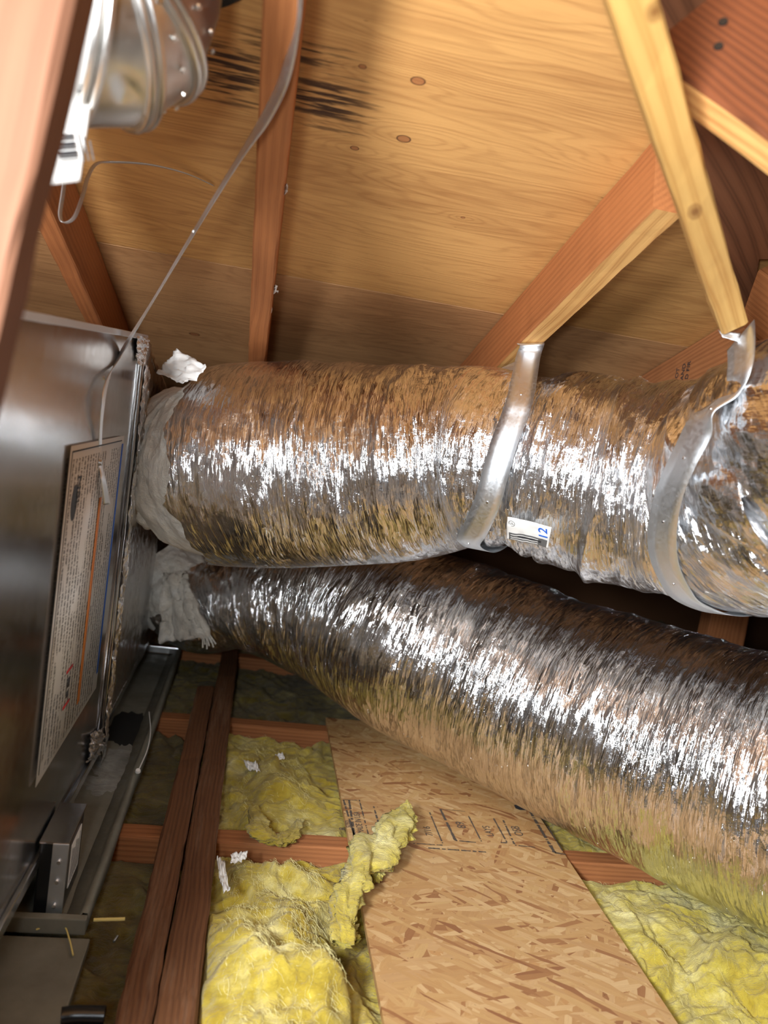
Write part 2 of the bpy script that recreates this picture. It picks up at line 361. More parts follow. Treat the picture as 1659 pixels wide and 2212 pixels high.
def ribbon(name, pts, wdir, width, mat, parent=None, n=60, thick=.001, taper=None):
    c = catmull(pts, n); w = catmull(wdir, n) if len(wdir) == len(pts) else np.tile(np.array(wdir[0], float), (n, 1))
    w = w/np.linalg.norm(w, axis=1)[:, None]
    wd_ = np.full(n, width) if taper is None else np.interp(np.linspace(0, 1, n), np.linspace(0, 1, len(taper)), taper)
    G = np.stack([c-w*wd_[:, None]/2, c-w*wd_[:, None]/6, c+w*wd_[:, None]/6, c+w*wd_[:, None]/2], 1)
    o = grid_mesh(name, G, mat, parent, smooth=True); return solid(o, thick, 0)
def wire(name, pts, r, mat, parent=None, n=60, flat=None):
    cu = bpy.data.curves.new(name, 'CURVE'); cu.dimensions = '3D'; cu.bevel_depth = r; cu.bevel_resolution = 3
    sp = cu.splines.new('POLY'); c = catmull(pts, n); sp.points.add(n-1)
    for i, p in enumerate(c): sp.points[i].co = (p[0], p[1], p[2], 1)
    o = bpy.data.objects.new(name, cu); C.objects.link(o); dg = bpy.context.evaluated_depsgraph_get()
    me = bpy.data.meshes.new_from_object(o.evaluated_get(dg)); bpy.data.objects.remove(o)
    me.name = name; me.materials.clear(); return link(name, me, mat, parent)
def text(name, s, size, mw, mat, parent, depth=.0003, squash=1.0):
    cu = bpy.data.curves.new(name, 'FONT'); cu.body = s; cu.size = size; cu.extrude = depth; cu.align_x = 'CENTER'; cu.align_y = 'CENTER'
    o = bpy.data.objects.new(name, cu); C.objects.link(o); dg = bpy.context.evaluated_depsgraph_get()
    me = bpy.data.meshes.new_from_object(o.evaluated_get(dg)); bpy.data.objects.remove(o); me.materials.clear()
    return link(name, me, mat, parent, mw @ Matrix.Diagonal((squash, 1, 1, 1)))
def disc(name, p, nrm, r, h, mat, parent):
    bm = bmesh.new(); bmesh.ops.create_cone(bm, segments=16, radius1=r, radius2=r*.8, depth=h, cap_ends=True)
    z = Vector(nrm).normalized(); q = z.to_track_quat('Z', 'Y').to_matrix().to_4x4(); q.translation = Vector(p)
    return bm_obj(name, bm, mat, parent, q)
# ================================================================== structure: roof deck, floor, walls
DK = (0, .28, 1); DA, DB = 1.62, 1.50           # deck underside and rafter underside: z = D - .28 y
SL = Vector((0, 1, -.28)).normalized(); NR = Vector((0, .28, 1)).normalized()
def deck(x, y): return on(x, y, DK, DA)
def dloc(p): p = Vector(p)-Vector((0, 0, DA)); return (p.x, p.dot(SL))
dmw = Matrix(((1, 0, 0, 0), (0, SL.y, NR.y, 0), (0, SL.z, NR.z, DA), (0, 0, 0, 1)))
KN = [(903, 175, 1.5), (872, 300, 1.6), (766, 320, 1.0), (783, 144, .8), (1000, 470, .6)]
kn = [(*dloc(deck(x, y)), s) for x, y, s in KN]
st = [(*dloc(deck(690, 215)), .17, .13, .95), (*dloc(deck(480, 150)), .16, .16, .95), (*dloc(deck(640, 110)), .16, .06, .9)]
seam = dloc(deck(520, 578))[1]
M['ply'] = plywood('plywood_amber', sr(216, 164, 100), sr(150, 96, 50), 3.1, kn, st)
kn2 = [(*dloc(deck(420, 722)), 2.0), (*dloc(deck(1130, 437)), .7)]
M['ply2'] = plywood('plywood_brown', sr(196, 148, 100), sr(122, 80, 48), 8.7, [kn2[0]], [])
def panel(name, v0, v1, x0, x1, mat, mw=dmw):
    return tag(box(name, (x0, v0, 0), (x1, v1, .012), mat, None, .001, mw), kind='structure')
panel('ceiling', -1.6, seam-.0015, -2.4, 2.9, M['ply'])
panel('ceiling', seam+.0015, 4.4, -2.4, 2.9, M['ply2'])
# far side of the ridge, behind the camera
rz = DA+.28*1.541
tag(mesh('ceiling', [(-2.4, -1.541, rz), (2.9, -1.541, rz), (2.9, -5.0, rz-.97), (-2.4, -5.0, rz-.97)], [(0, 1, 2, 3)], M['ply2']), kind='structure')
M['drywall'] = plain('ceiling_board_back', sr(120, 112, 100), .9)
tag(box('floor', (-2.4, -5, -.20), (2.9, 4.25, -.17), M['drywall']), kind='structure')
M['studwall'] = plain('dim_wall_board', sr(120, 84, 56), .9)
tag(box('wall_left', (-2.45, -5, -.2), (-2.4, 4.3, 2.2), M['studwall']), kind='structure')
tag(box('wall_right', (2.9, -5, -.2), (2.95, 4.3, 2.2), M['studwall']), kind='structure')
tag(box('wall_back', (-2.4, 4.25, -.2), (2.9, 4.3, .6), M['studwall']), kind='structure')
tag(box('wall_front', (-2.4, -5.05, -.2), (2.9, -5.0, 1.2), M['studwall']), kind='structure')

# ================================================================== rafters
def slopepoint(x, y, h): return Vector((x, y, DB-.28*y+h))
RH = (DA-DB)*NR.z-.0015
def rafter(xc, w, y0, y1, mat, label, cut=None, cat='rafter'):
    p0 = Vector((xc, y0, DB-.28*y0))+NR*RH/2; p1 = Vector((xc, y1, DB-.28*y1))+NR*RH/2
    o = timber('rafter', p0, p1, w, RH, mat, up=NR, ends=cut); tag(o, label, cat); return o
rafter(-.036, .042, -.6, 2.9, M['red'], 'reddish rafter running straight up the middle of the plywood roof deck')
rafter(-.400, .036, -.6, 2.9, M['red'], 'reddish-brown rafter running down behind the furnace cabinet top')
cut = lambda i, n, y, z: (.0 if i else .0)
_sr = rafter(.513, .048, 1.07, 2.9, M['red'], 'short cut-off reddish rafter slanting down to the first duct strap')
rafter(.958, .042, .9, 2.9, M['joist'], 'orange rafter with a black grade stamp behind the second duct strap')
rafter(1.42, .042, -.2, 2.9, M['red'], 'dark rafter at the far right beyond the big duct')
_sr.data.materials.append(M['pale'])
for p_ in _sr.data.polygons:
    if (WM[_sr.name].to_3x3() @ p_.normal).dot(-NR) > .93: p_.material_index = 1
# grade stamp on the fourth rafter's left face
ro = [o for o in C.objects if o.get('label', '').startswith('orange rafter')][0]
def face_text(s, px, py, size, xplane, ang, par, mat):
    p = onx(px, py, xplane); d = Vector((0, math.cos(ang), math.sin(ang)))
    mw = Matrix(((0, 0, -1, p.x), (d.y, -d.z, 0, p.y), (d.z, d.y, 0, p.z), (0, 0, 0, 1)))
    # reading direction along d, face looks to -x
    x = -d; z = Vector((-1, 0, 0)); y = z.cross(x)
    mw = Matrix(((x[0], y[0], z[0], p.x), (x[1], y[1], z[1], p.y), (x[2], y[2], z[2], p.z), (0, 0, 0, 1)))
    return text('grade_stamp', s, size, mw, mat, par)
for s, px, py in (('HOT', 1462, 812), ('STAND', 1474, 812), ('D FIR', 1486, 800)):
    face_text(s, px, py, .018, .958-.0225, -.27-math.pi/2+.25, ro, M['ink'])

# near post at the left edge of the view
D0 = .50
pt, pb = P(155, 0, D0), P(0, 680, D0)
dirp = (pb-pt).normalized()
a = pt-dirp*.24; b = pb+dirp*1.2
fw = Vector((0, 1, 0)); fy = (fw-dirp*fw.dot(dirp)).normalized(); sx_ = fy.cross(dirp)   # side direction
if sx_.x < 0: sx_ = -sx_
wP, hP = .076, .040
cs = -sx_*wP/2+fy*hP*.0
o = timber('truss_web', a-sx_*wP/2+fy*.024, b-sx_*wP/2+fy*.024, wP, .048, M['post'], up=fy, rough=.002)
tag(o, 'blurred brown timber leaning across the near left edge of the view', 'timber')

# pale yellow web from the roof down to the second strap
w0 = P(1370, 0, .62); w1 = P(1588, 712, 1.12); wd0 = (w1-w0).normalized()
tocam = (Vector(CAM)-(w0+w1)/2); tocam = (tocam-wd0*tocam.dot(wd0)).normalized()
sidev = wd0.cross(tocam)
if sidev.x < 0: sidev = -sidev
nrm_web = (tocam+sidev*.13).normalized(); nrm_web = (nrm_web-wd0*nrm_web.dot(wd0)).normalized()
_k = frame_mw(w0-wd0*.16, wd0, nrm_web).inverted() @ P(1478, 412, .88); _k2 = frame_mw(w0-wd0*.16, wd0, nrm_web).inverted() @ P(1412, 20, .635)
M['yellow'] = wood('wood_yellow_pine_knotty', sr(212, 168, 98), sr(172, 118, 54), 26, .5, .65, knot=[(_k.x, _k.y, 0, .016, .009), (_k2.x, _k2.y, 0, .012, .008)])
web = timber('truss_web', w0-wd0*.16, w1, .0365, .042, M['yellow'], up=nrm_web, off=(0, -.021))
tag(web, 'pale yellow pine web slanting from the top edge to the second duct strap', 'timber')
bm = bmesh.new(); bmesh.ops.create_icosphere(bm, subdivisions=2, radius=.005)
kp = P(1412, 93, .82)

# ringed reddish timber crossing at top right, pale underside towards us
def two_face(name, pts_px, d0, d1, mat, label, wf=.15, wb=.04, ext=(.0, .4), tilt=.0):
    (x0, y0), (x1, y1) = pts_px
    p0, p1 = P(x0, y0, d0), P(x1, y1, d1); d = (p1-p0).normalized()
    return p0-d*ext[0], p1+d*ext[1], d
e0, e1, ed = two_face('', ((1445, 145), (1659, 300)), .785, .73, None, '')
tc_ = (Vector(CAM)-e0); 
# underside normal: down towards viewer ; face normal: towards viewer, up
face_dir = (P(1500, -60, .815)-P(1560, 228, .76)); face_dir = (face_dir-ed*face_dir.dot(ed)).normalized()
fn = ed.cross(face_dir)
if fn.dot(tc_) < 0: fn = -fn
# shared arris runs e0->e1 ; wide face goes up along face_dir; underside recedes along -fn
wf, wb = .140, .045
arr = -fn
def beam_from_arris(name, e0, e1, fdir, fn, wf, wb, mat_face, mat_edge, label):
    d = (e1-e0).normalized(); cen0 = e0+fdir*wf/2-fn*wb/2; cen1 = e1+fdir*wf/2-fn*wb/2
    o = timber(name, cen0, cen1, wb, wf, mat_face, up=fdir)
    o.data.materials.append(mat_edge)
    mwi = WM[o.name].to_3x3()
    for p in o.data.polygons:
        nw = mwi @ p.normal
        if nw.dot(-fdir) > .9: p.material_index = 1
    return tag(o, label, 'timber')
beam_from_arris('truss_chord', e0-ed*.035, e1+ed*.5, face_dir, fn, wf, wb, M['red2'], M['pale'], 'dark red ringed timber with a pale underside crossing the top right corner')
# second timber, lower right, same build
g0, g1 = P(1612, 715, 1.45), P(1720, 800, 1.38); gd = (g1-g0).normalized()
gfd = P(1640, 600, 1.38)-P(1640, 735, 1.44); gfd = (gfd-gd*gfd.dot(gd)).normalized(); gfn = gd.cross(gfd)
if gfn.dot(Vector(CAM)-g0) < 0: gfn = -gfn
beam_from_arris('truss_chord', g0-gd*.02, g1+gd*.5, gfd, gfn, .12, .045, M['red'], M['pale'], 'reddish timber with pale lower edge at the right edge above the ducts')
# board behind the web, with its shade put into the brown
q = [on(x, y, DK, DA-.034) for x, y in ((1400, -60), (1800, -60), (1800, 560), (1640, 560), (1616, 700), (1575, 716), (1500, 420))]
def slab(name, pts, mat, t, label=None, cat=None, parent=None, xdir=None):
    pts = [Vector(p) for p in pts]; c = sum(pts, Vector())/len(pts)
    n = sum(((pts[i]-c).cross(pts[(i+1) % len(pts)]-c) for i in range(len(pts))), Vector()).normalized()
    if n.dot(Vector(CAM)-c) < 0: n = -n
    x = (xdir or (pts[1]-pts[0])); x = (x-n*x.dot(n)).normalized(); y = n.cross(x)
    mw = Matrix(((x[0], y[0], n[0], c[0]), (x[1], y[1], n[1], c[1]), (x[2], y[2], n[2], c[2]), (0, 0, 0, 1))); inv = mw.inverted()
    l = [inv@p for p in pts]; k = len(l)
    vs = [(p.x, p.y, 0) for p in l]+[(p.x, p.y, -t) for p in l]
    fs = [tuple(range(k)), tuple(range(2*k-1, k-1, -1))]+[(i, i+k, (i+1) % k+k, (i+1) % k) for i in range(k)]
    bm = bmesh.new(); bv = [bm.verts.new(v) for v in vs]
    for f in fs: bm.faces.new([bv[i] for i in f])
    return tag(bm_obj(name, bm, mat, parent, mw), label, cat)
slab('gusset_board', q, M['brown'], .028, 'wide brown board, tinted dark for shade, standing behind the pale yellow web', 'board', xdir=P(1600, 700, 1.5)-P(1500, 0, 1.3))
# nails on the ringed timber
for k, (x, y) in enumerate(((1562, 48), (1552, 101))):
    r = Vector(ray(x, y)); p = Vector(CAM)+r*((e0-Vector(CAM)).dot(fn)/r.dot(fn))
    ch = [o for o in C.objects if o.get('label', '').startswith('dark red ringed')][0]
    disc('nail_head', p, fn, .0055, .003, M['dark_metal'], ch)

# ================================================================== joists
def joist(x0, x1, yc, label, w=.050, z=0., sk=0.):
    o = timber('floor_joist', (x0, yc-sk, z-.07), (x1, yc+sk, z-.07), w, .14, M['joist'], rough=.002); return tag(o, label, 'joist')
joist(-.9, 2.2, 1.500, 'floor joist crossing under the boards beside the torn yellow insulation')
joist(-.9, 2.2, 2.083, 'darker floor joist further back, half buried in insulation')
joist(-.9, 2.2, 2.66, 'farthest floor joist in the shadow behind the lower duct')
joist(-.9, 2.2, .90, 'nearest floor joist at the bottom edge of the view')

# ================================================================== glass wool batts
def batt(y0, y1, x0, x1, base, amp, mat, label, seed, bumps=(), dips=(), zmax=None, n=420, fib=0):
    xs = np.linspace(x0, x1, int(n*(x1-x0)/1.2)); ys = np.linspace(y0, y1, int(n*(y1-y0)/1.2)+20)
    Xg, Yg = np.meshgrid(xs, ys, indexing='ij'); w1 = fbm(Xg*5+seed, Yg*5, 2)*.5; w2 = fbm(Xg*5, Yg*5+seed, 4)*.5
    z = base+amp*(.55*fbm(Xg*6+w1*2+seed, Yg*6+w2*2, 1, 5)+.30*ridge(Xg*9+w1*3, Yg*13+w2*3, 6)+.16*ridge(Xg*26+w1*5, Yg*30+w2*4, 7)+.05*fbm(Xg*90+w1*20, Yg*60, 9, 3))
    for bx, by, rx, ry, hgt in bumps:
        d = np.exp(-(((Xg-bx)/rx)**2+((Yg-by)/ry)**2)); z = z+hgt*d*(1+.35*fbm(Xg*14, Yg*14, 5, 3))
    if zmax is not None:
        for (zx0, zx1, lim) in zmax:
            f = np.clip((Xg-zx0)/.012, 0, 1)*np.clip((zx1-Xg)/.012, 0, 1)
            z = np.where(f > 0, np.minimum(z, lim*f+z*(1-f)), z)
    edge = np.minimum(np.minimum((Yg-y0)/.02, (y1-Yg)/.02), 1); z = z-(1-np.clip(edge, 0, 1))**2*.05
    G = np.stack([Xg, Yg, z], -1)
    # skirt down to the ceiling board
    G = np.concatenate([G[:, :1]*[1, 1, 0]+[0, 0, -.16], G, G[:, -1:]*[1, 1, 0]+[0, 0, -.16]], 1)
    o = grid_mesh('insulation_batt', G, mat); tag(o, label, 'insulation', kind=None)
    if fib: fibres(o, G[:, 1:-1], fib, mat, seed)
    return o
def fibres(parent, G, count, mat, seed, L=.022, lift=.005):
    """loose glass fibres standing off the wool"""
    rg = np.random.default_rng(int(seed*10)+3); n, m, _ = G.shape; V = []; Fc = []
    for k in range(count):
        i, j = rg.integers(2, n-2), rg.integers(2, m-2); p = G[i, j]
        if p[2] < -.06 or any(a_-.02 < p[0] < b_2+.02 for a_, b_2, c_2 in boards) or p[0] < -.14 or p[0] > 1.25: continue
        a = rg.normal(.6, .9); ln = L*rg.uniform(.4, 1.4); cv = rg.normal(0, 2.2); up = lift*rg.uniform(.2, 1.6); w_ = .00013*rg.uniform(.7, 1.6); b0 = len(V); S = 7
        q = np.array(p, float)
        for s_ in range(S+1):
            u_ = s_/S; V.append((q[0]-w_, q[1], q[2]+up*4*u_*(1-u_)-.001)); V.append((q[0]+w_, q[1]+w_, q[2]+up*4*u_*(1-u_)-.001+w_))
            aa = a+cv*(u_-.5); q = q+np.array([math.cos(aa), math.sin(aa), 0])*ln/S
            ii = min(max(int(i+(q[0]-p[0])/(G[1, 0, 0]-G[0, 0, 0])), 0), n-1) if G[1, 0, 0] != G[0, 0, 0] else i
            jj = min(max(int(j+(q[1]-p[1])/max(1e-6, G[0, 1, 1]-G[0, 0, 1])), 0), m-1); q[2] = max(G[ii, jj, 2], q[2]-.004)
        for s_ in range(S): Fc.append((b0+2*s_, b0+2*s_+1, b0+2*s_+3, b0+2*s_+2))
    o = mesh('loose_fibres', V, Fc, M['fibre'], parent); o['kind'] = 'stuff'; return o
M['fibre'] = plain('glass_fibre', sr(232, 224, 160), .5)
boards = [(-.125, .020, -.004), (.225, .772, -.006), (-.9, -.15, -.014)]
batt(.93, 1.474, .72, 2.0, -.022, .030, M['wool_bright'], 'bright yellow insulation lying in the bay right of the strand board', 3.,
     bumps=[(.88, 1.33, .07, .07, .018), (.98, 1.16, .12, .1, .03), (1.05, .98, .12, .1, .05), (.80, 1.2, .03, .3, .012)], zmax=boards, fib=2600)
batt(.93, 1.474, -.9, -.075, -.04, .022, M['wool_dull'], 'dusty insulation, tinted dark for shade, between the drain pan and the plank, nearest the camera', 51., zmax=boards, n=300)
batt(.93, 1.474, -.072, .715, -.035, .026, M['wool'], 'big torn pile of yellow insulation between plank and strand board', 9.,
     bumps=[(.06, 1.13, .085, .12, .070), (.13, 1.00, .11, .11, .075), (.17, 1.22, .05, .10, .035), (.12, 1.37, .09, .045, .05), (.20, 1.03, .05, .09, .05)], zmax=boards, fib=7000)
batt(1.527, 2.056, -.9, -.075, -.04, .022, M['wool_dull'], 'dusty insulation, tinted dark for shade, between the pan and the plank behind the first joist', 63., zmax=boards, n=300)
batt(1.527, 2.056, -.072, 2.0, -.030, .028, M['wool'], 'yellow insulation in the bay behind the first joist', 17.,
     bumps=[(.10, 1.80, .10, .12, .035), (.16, 1.66, .09, .08, .02)], zmax=boards, fib=7000)
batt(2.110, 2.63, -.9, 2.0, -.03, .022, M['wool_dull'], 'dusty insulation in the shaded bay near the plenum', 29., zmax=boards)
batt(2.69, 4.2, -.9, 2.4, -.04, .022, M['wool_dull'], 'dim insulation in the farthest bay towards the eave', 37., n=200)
# ================================================================== loose boards
PZ = .036
def zrange(px, py, z=PZ): return onz(px, py, z)
l0, l1 = onz(245, 2212, PZ), onz(425, 1480, PZ); s0, s1 = onz(331, 2212, PZ), onz(465, 1478, PZ); r0, r1 = onz(425, 2212, PZ), onz(517, 1400, PZ)
xl, xs_, xr = (l0.x+l1.x)/2, (s0.x+s1.x)/2, (r0.x+r1.x)/2
tag(timber('plank', ((xl+xs_)/2, .55, PZ/2+.0005), ((xl+xs_)/2, l1.y, PZ/2+.0005), xs_-xl-.003, PZ-.001, M['plank'], rough=.003), 'shorter left plank of the pair laid beside the drain pan', 'plank')
tag(timber('plank', ((xs_+xr)/2, .55, PZ/2+.0005), ((xs_+xr)/2, r1.y+.1, PZ/2+.0005), xr-xs_-.003, PZ-.001, M['plank'], rough=.003), 'longer right plank of the pair, beside the torn insulation', 'plank')
OZ = .013
a0, a1, c0, c1 = onz(830, 2212, OZ), onz(700, 1530, OZ), onz(1465, 2212, OZ), onz(1150, 1740, OZ)
ox0, ox1 = (a0.x+a1.x)/2, (c0.x+c1.x)/2
board = box('strand_board', (ox0, .6, .001), (ox1, 2.13, OZ), M['osb'], None, .001)
tag(board, 'oriented strand board laid over the joists under the lower duct', 'board')
# printed stamps on the board: read across the board from below
def stamp_line(p, q, w, mat='stamp'):
    a = onz(p[0], p[1], OZ); b = onz(q[0], q[1], OZ); d = (b-a).normalized(); mw = frame_mw((a.x, a.y, OZ), d)
    L = (b-a).length; bm = bmesh.new(); n = max(2, int(L/.004)); 
    vs = []
    for i in range(n+1):
        e = w/2*(1+.35*float(vn(i*1.3, p[0], 2))); vs += [bm.verts.new((L*i/n, -e, .0004)), bm.verts.new((L*i/n, e, .0004))]
    for i in range(n):
        if random.random() < .12: continue
        bm.faces.new((vs[2*i], vs[2*i+2], vs[2*i+3], vs[2*i+1]))
    return bm_obj('ink_line', bm, M[mat], board, mw)
for p, q, w in [((742, 1728), (771, 1825), .004), ((754, 1729), (768, 1822), .005), ((776, 1728), (798, 1812), .003), ((807, 1742), (821, 1790), .004),
                ((951, 1748), (984, 1816), .006), ((984, 1816), (1028, 1820), .004), ((951, 1748), (1005, 1753), .002), ((928, 1755), (956, 1822), .003), ((892, 1822), (956, 1826), .003),
                ((1012, 1763), (1040, 1818), .003), ((1065, 1766), (1095, 1820), .004), ((1077, 1820), (1095, 1821), .005), ((1086, 1770), (1112, 1826), .004), ((1112, 1826), (1160, 1831), .003),
                ((1140, 1745), (1198, 1842), .007), ((1198, 1842), (1222, 1846), .005), ((1162, 1752), (1215, 1838), .003), ((925, 1832), (1050, 1841), .004), ((740, 1728), (776, 1729), .002)]:
    stamp_line(p, q, w)
def btext(s, px, py, size, ang=math.pi/2, sq=1.):
    p = onz(px, py, OZ+.0003); mw = Matrix.Translation(p)@Matrix.Rotation(ang, 4, 'Z'); return text('ink_lettering', s, size, mw, M['stamp'], board, .0002, sq)
btext('MADE IN USA', 775, 1776, .020, sq=.72); btext('R', 740, 1790, .02); btext('89', 996, 1782, .028); btext('7/16', 925, 1795, .022); btext('0', 833, 1770, .03)
btext('LAYS', 1055, 1795, .024, sq=.8); btext('OSB', 1118, 1795, .028, sq=.8); btext('SIZED', 752, 1780, .014, sq=.8)
bm = bmesh.new(); vs = []
cB = onz(1140, 1745, OZ)
for k in range(16):
    t_ = k/16*2*math.pi; rr = .02*(1+.3*float(vn(k, 3, 1))); vs.append(bm.verts.new((rr*1.4*math.cos(t_), rr*.8*math.sin(t_), .0005)))
bm.faces.new(vs); bm_obj('ink_blot', bm, M['ink'], board, Matrix.Translation((cB.x, cB.y, OZ)))

# ================================================================== furnace cabinet, plenum, drain pan
XC = -.26
cabp = dict(tr=(1.712, .958), br=(1.728, .080), tl=(.62, .894), bl=(.62, .143))
cab = empty('furnace_cabinet', (-.55, 1.1, .02), 'grey sheet metal furnace cabinet filling the left edge, with a long printed label', 'furnace')
def yz_panel(name, pts, x0, x1, mat, parent, bev=.004):
    bm = bmesh.new(); A = [bm.verts.new((x1, y, z)) for y, z in pts]; B = [bm.verts.new((x0, y, z)) for y, z in pts]; k = len(pts)
    bm.faces.new(A); bm.faces.new(B[::-1])
    for i in range(k): bm.faces.new((A[i], B[i], B[(i+1) % k], A[(i+1) % k]))
    if bev: bmesh.ops.bevel(bm, geom=list(bm.edges), offset=bev, segments=2, affect='EDGES')
    return bm_obj(name, bm, mat, parent)
yz_panel('shell', [cabp['bl'], cabp['br'], cabp['tr'], cabp['tl']], -.85, XC, M['sheet'], cab)
# folded edge flanges along the bottom, the top and the joint
def strip3(name, a, b, w, t, mat, parent, n=(1, 0, 0)):
    return timber(name, a, b, w, t, mat, up=n, parent=parent, rough=.0004)
strip3('bottom_flange', (XC+.004, .62, .143-.004), (XC+.004, 1.728, .080), .020, .008, M['sheet'], cab)
strip3('top_flange', (XC+.002, .62, .892), (XC+.002, 1.70, .955), .010, .005, M['strap'], cab)
strip3('corner_seam', (XC+.003, 1.690, .10), (XC+.003, 1.676, .95), .024, .0015, M['sheet'], cab)
strip3('corner_seam', (XC+.002, 1.650, .10), (XC+.002, 1.640, .95), .004, .003, M['sheet'], cab)
# long label with orange and blue bars
lab = [onx(150, 975, XC+.003), onx(268, 932, XC+.003), onx(205, 1490, XC+.003), onx(75, 1695, XC+.003)]
ly0, ly1 = (lab[0].y+lab[3].y)/2, (lab[1].y+lab[2].y)/2; lz0, lz1 = (lab[2].z+lab[3].z)/2, (lab[0].z+lab[1].z)/2
def lab_rect(name, a0, a1, b0, b1, mat, dx, parent, uv=False):
    # a along width (y) 0..1, b along height from the top 0..1
    Y = lambda a: ly0+(ly1-ly0)*a; Z = lambda b: lz1+(lz0-lz1)*b
    G = np.array([[(XC+dx, Y(a0), Z(b1)), (XC+dx, Y(a0), Z(b0))], [(XC+dx, Y(a1), Z(b1)), (XC+dx, Y(a1), Z(b0))]])
    uvs = np.array([[(0, 0), (0, 1)], [(1, 0), (1, 1)]], float)
    o = grid_mesh(name, G, mat, parent, uvs, False); return solid(o, .0006, 0)
lb = lab_rect('rating_label', 0, 1, 0, 1, M['print'], .0045, cab); tag(lb, 'white printed label with orange and blue stripes')
lab_rect('orange_bar', .565, .612, .20, .93, M['orange'], .0054, lb)
lab_rect('blue_bar', .955, .985, .03, .93, M['blue'], .0054, lb)
lab_rect('red_bar', .30, .40, .735, .745, M['redink'], .0054, lb); lab_rect('red_bar', .30, .40, .855, .865, M['redink'], .0054, lb)
lab_rect('warning_mark', .335, .37, .77, .80, M['ink'], .0054, lb); lab_rect('warning_mark', .335, .365, .815, .835, M['ink'], .0054, lb)
for b in (0.015,): lab_rect('border_line', .02, .94, b, b+.004, M['ink'], .0053, lb)
lab_rect('border_line', .018, .024, .015, .97, M['grey_print'], .0053, lb)
# logo: black oval with letters
pL = onx(161, 1010, XC+.0055)
bm = bmesh.new(); bmesh.ops.create_circle(bm, segments=24, radius=.018, cap_ends=True)
bm_obj('logo_oval', bm, M['ink'], lb, Matrix(((0, 0, 1, XC+.0056), (1, 0, 0, ly0+.05), (0, 1.5, 0, lz1-.085), (0, 0, 0, 1))))
# reading runs down the label
mwL = Matrix(((0, 0, 1, XC+.0064), (0, 1, 0, ly0+.055), (-1, 0, 0, lz1-.075), (0, 0, 0, 1)))
text('logo_lettering', 'NSi.', .030, Matrix.Translation((0, 0.012, .005))@mwL, M['ink'], lb, .0002)
# foil tape scraps on the corner
def crinkle(name, pts, n, amp, mat, parent, seed=0, uvs=.3, thick=.0006, hi=.5):
    """crumpled patch through a quad of corner points"""
    a, b, c, d = [np.array(p) for p in pts]; s, t = np.meshgrid(np.linspace(0, 1, n), np.linspace(0, 1, n), indexing='ij')
    G = (a*(1-s[..., None])+b*s[..., None])*(1-t[..., None])+(d*(1-s[..., None])+c*s[..., None])*t[..., None]
    nr = np.cross(b-a, d-a); nr = nr/np.linalg.norm(nr)
    h = amp*(fbm(s*6*min(1, hi*2+.3)+seed, t*6*min(1, hi*2+.3), 3, 3)+hi*ridge(s*14, t*14+seed, 2)); e = .06*fbm(s*9+seed, t*9, 6)
    G = G+nr*h[..., None]+(b-a)*(e*.5)[..., None]+(d-a)*(vn(s*11, t*11+seed, 8)*.04)[..., None]
    uv = np.stack([s*np.linalg.norm(b-a), t*np.linalg.norm(d-a)], -1)
    return solid(grid_mesh(name, G, mat, parent, uv), thick, 0)
o = crinkle('foil_tape', [onx(296, 724, XC+.006), onx(322, 728, XC+.006), onx(316, 770, XC+.006), onx(298, 790, XC+.006)], 24, .004, M['foil_fine'], cab, 2)
o = crinkle('foil_tape', [onx(196, 1588, XC+.008), onx(222, 1574, XC+.008), onx(224, 1618, XC+.008), onx(192, 1650, XC+.008)], 24, .005, M['foil_fine'], cab, 5)
# plenum box of scrim-faced duct board
py0, py1 = 1.730, 2.50
plen = empty('duct_board_plenum', (-.5, 2.1, .02), 'foil faced duct board plenum box behind the furnace cabinet', 'plenum')
def foil_wall(name, pts, nu, nv, amp, mat, parent, seed):
    a, b, c, d = [np.array(p, float) for p in pts]; s, t = np.meshgrid(np.linspace(0, 1, nu), np.linspace(0, 1, nv), indexing='ij')
    G = (a*(1-s[..., None])+b*s[..., None])*(1-t[..., None])+(d*(1-s[..., None])+c*s[..., None])*t[..., None]
    nr = np.cross(b-a, d-a); nr = nr/np.linalg.norm(nr); L1, L2 = np.linalg.norm(b-a), np.linalg.norm(d-a)
    G = G+nr*(amp*(fbm(s*L1*9+seed, t*L2*9, 1)+.3*ridge(s*L1*40, t*L2*25, 4)))[..., None]
    return solid(grid_mesh(name, G, mat, parent, np.stack([s*L1, t*L2], -1)), .02, -1)
foil_wall('side_panel', [(XC, py0, .085), (XC, py1, .085), (XC, py1, .775), (XC, py0, .955)], 160, 160, .003, M['foil_fsk'], plen, 1)
foil_wall('end_panel', [(XC, py1, .085), (-.85, py1, .085), (-.85, py1, .775), (XC, py1, .775)], 40, 60, .003, M['foil_fsk'], plen, 2)
foil_wall('top_panel', [(XC, py0, .955), (XC, py1, .775), (-.85, py1, .775), (-.85, py0, .955)], 40, 60, .002, M['foil_fsk'], plen, 3)
foil_wall('bottom_panel', [(XC, py0, .085), (-.85, py0, .085), (-.85, py1, .085), (XC, py1, .085)], 30, 30, .001, M['foil_fsk'], plen, 3)
for k in range(7):
    z0 = .9-.125*k
    crinkle('foil_tape', [(XC+.004, 1.722, z0), (XC+.004, 1.775, z0), (XC+.005, 1.775, z0-.13), (XC+.005, 1.722, z0-.13)], 26, .0035, M['foil_fine'], plen, 9+k)
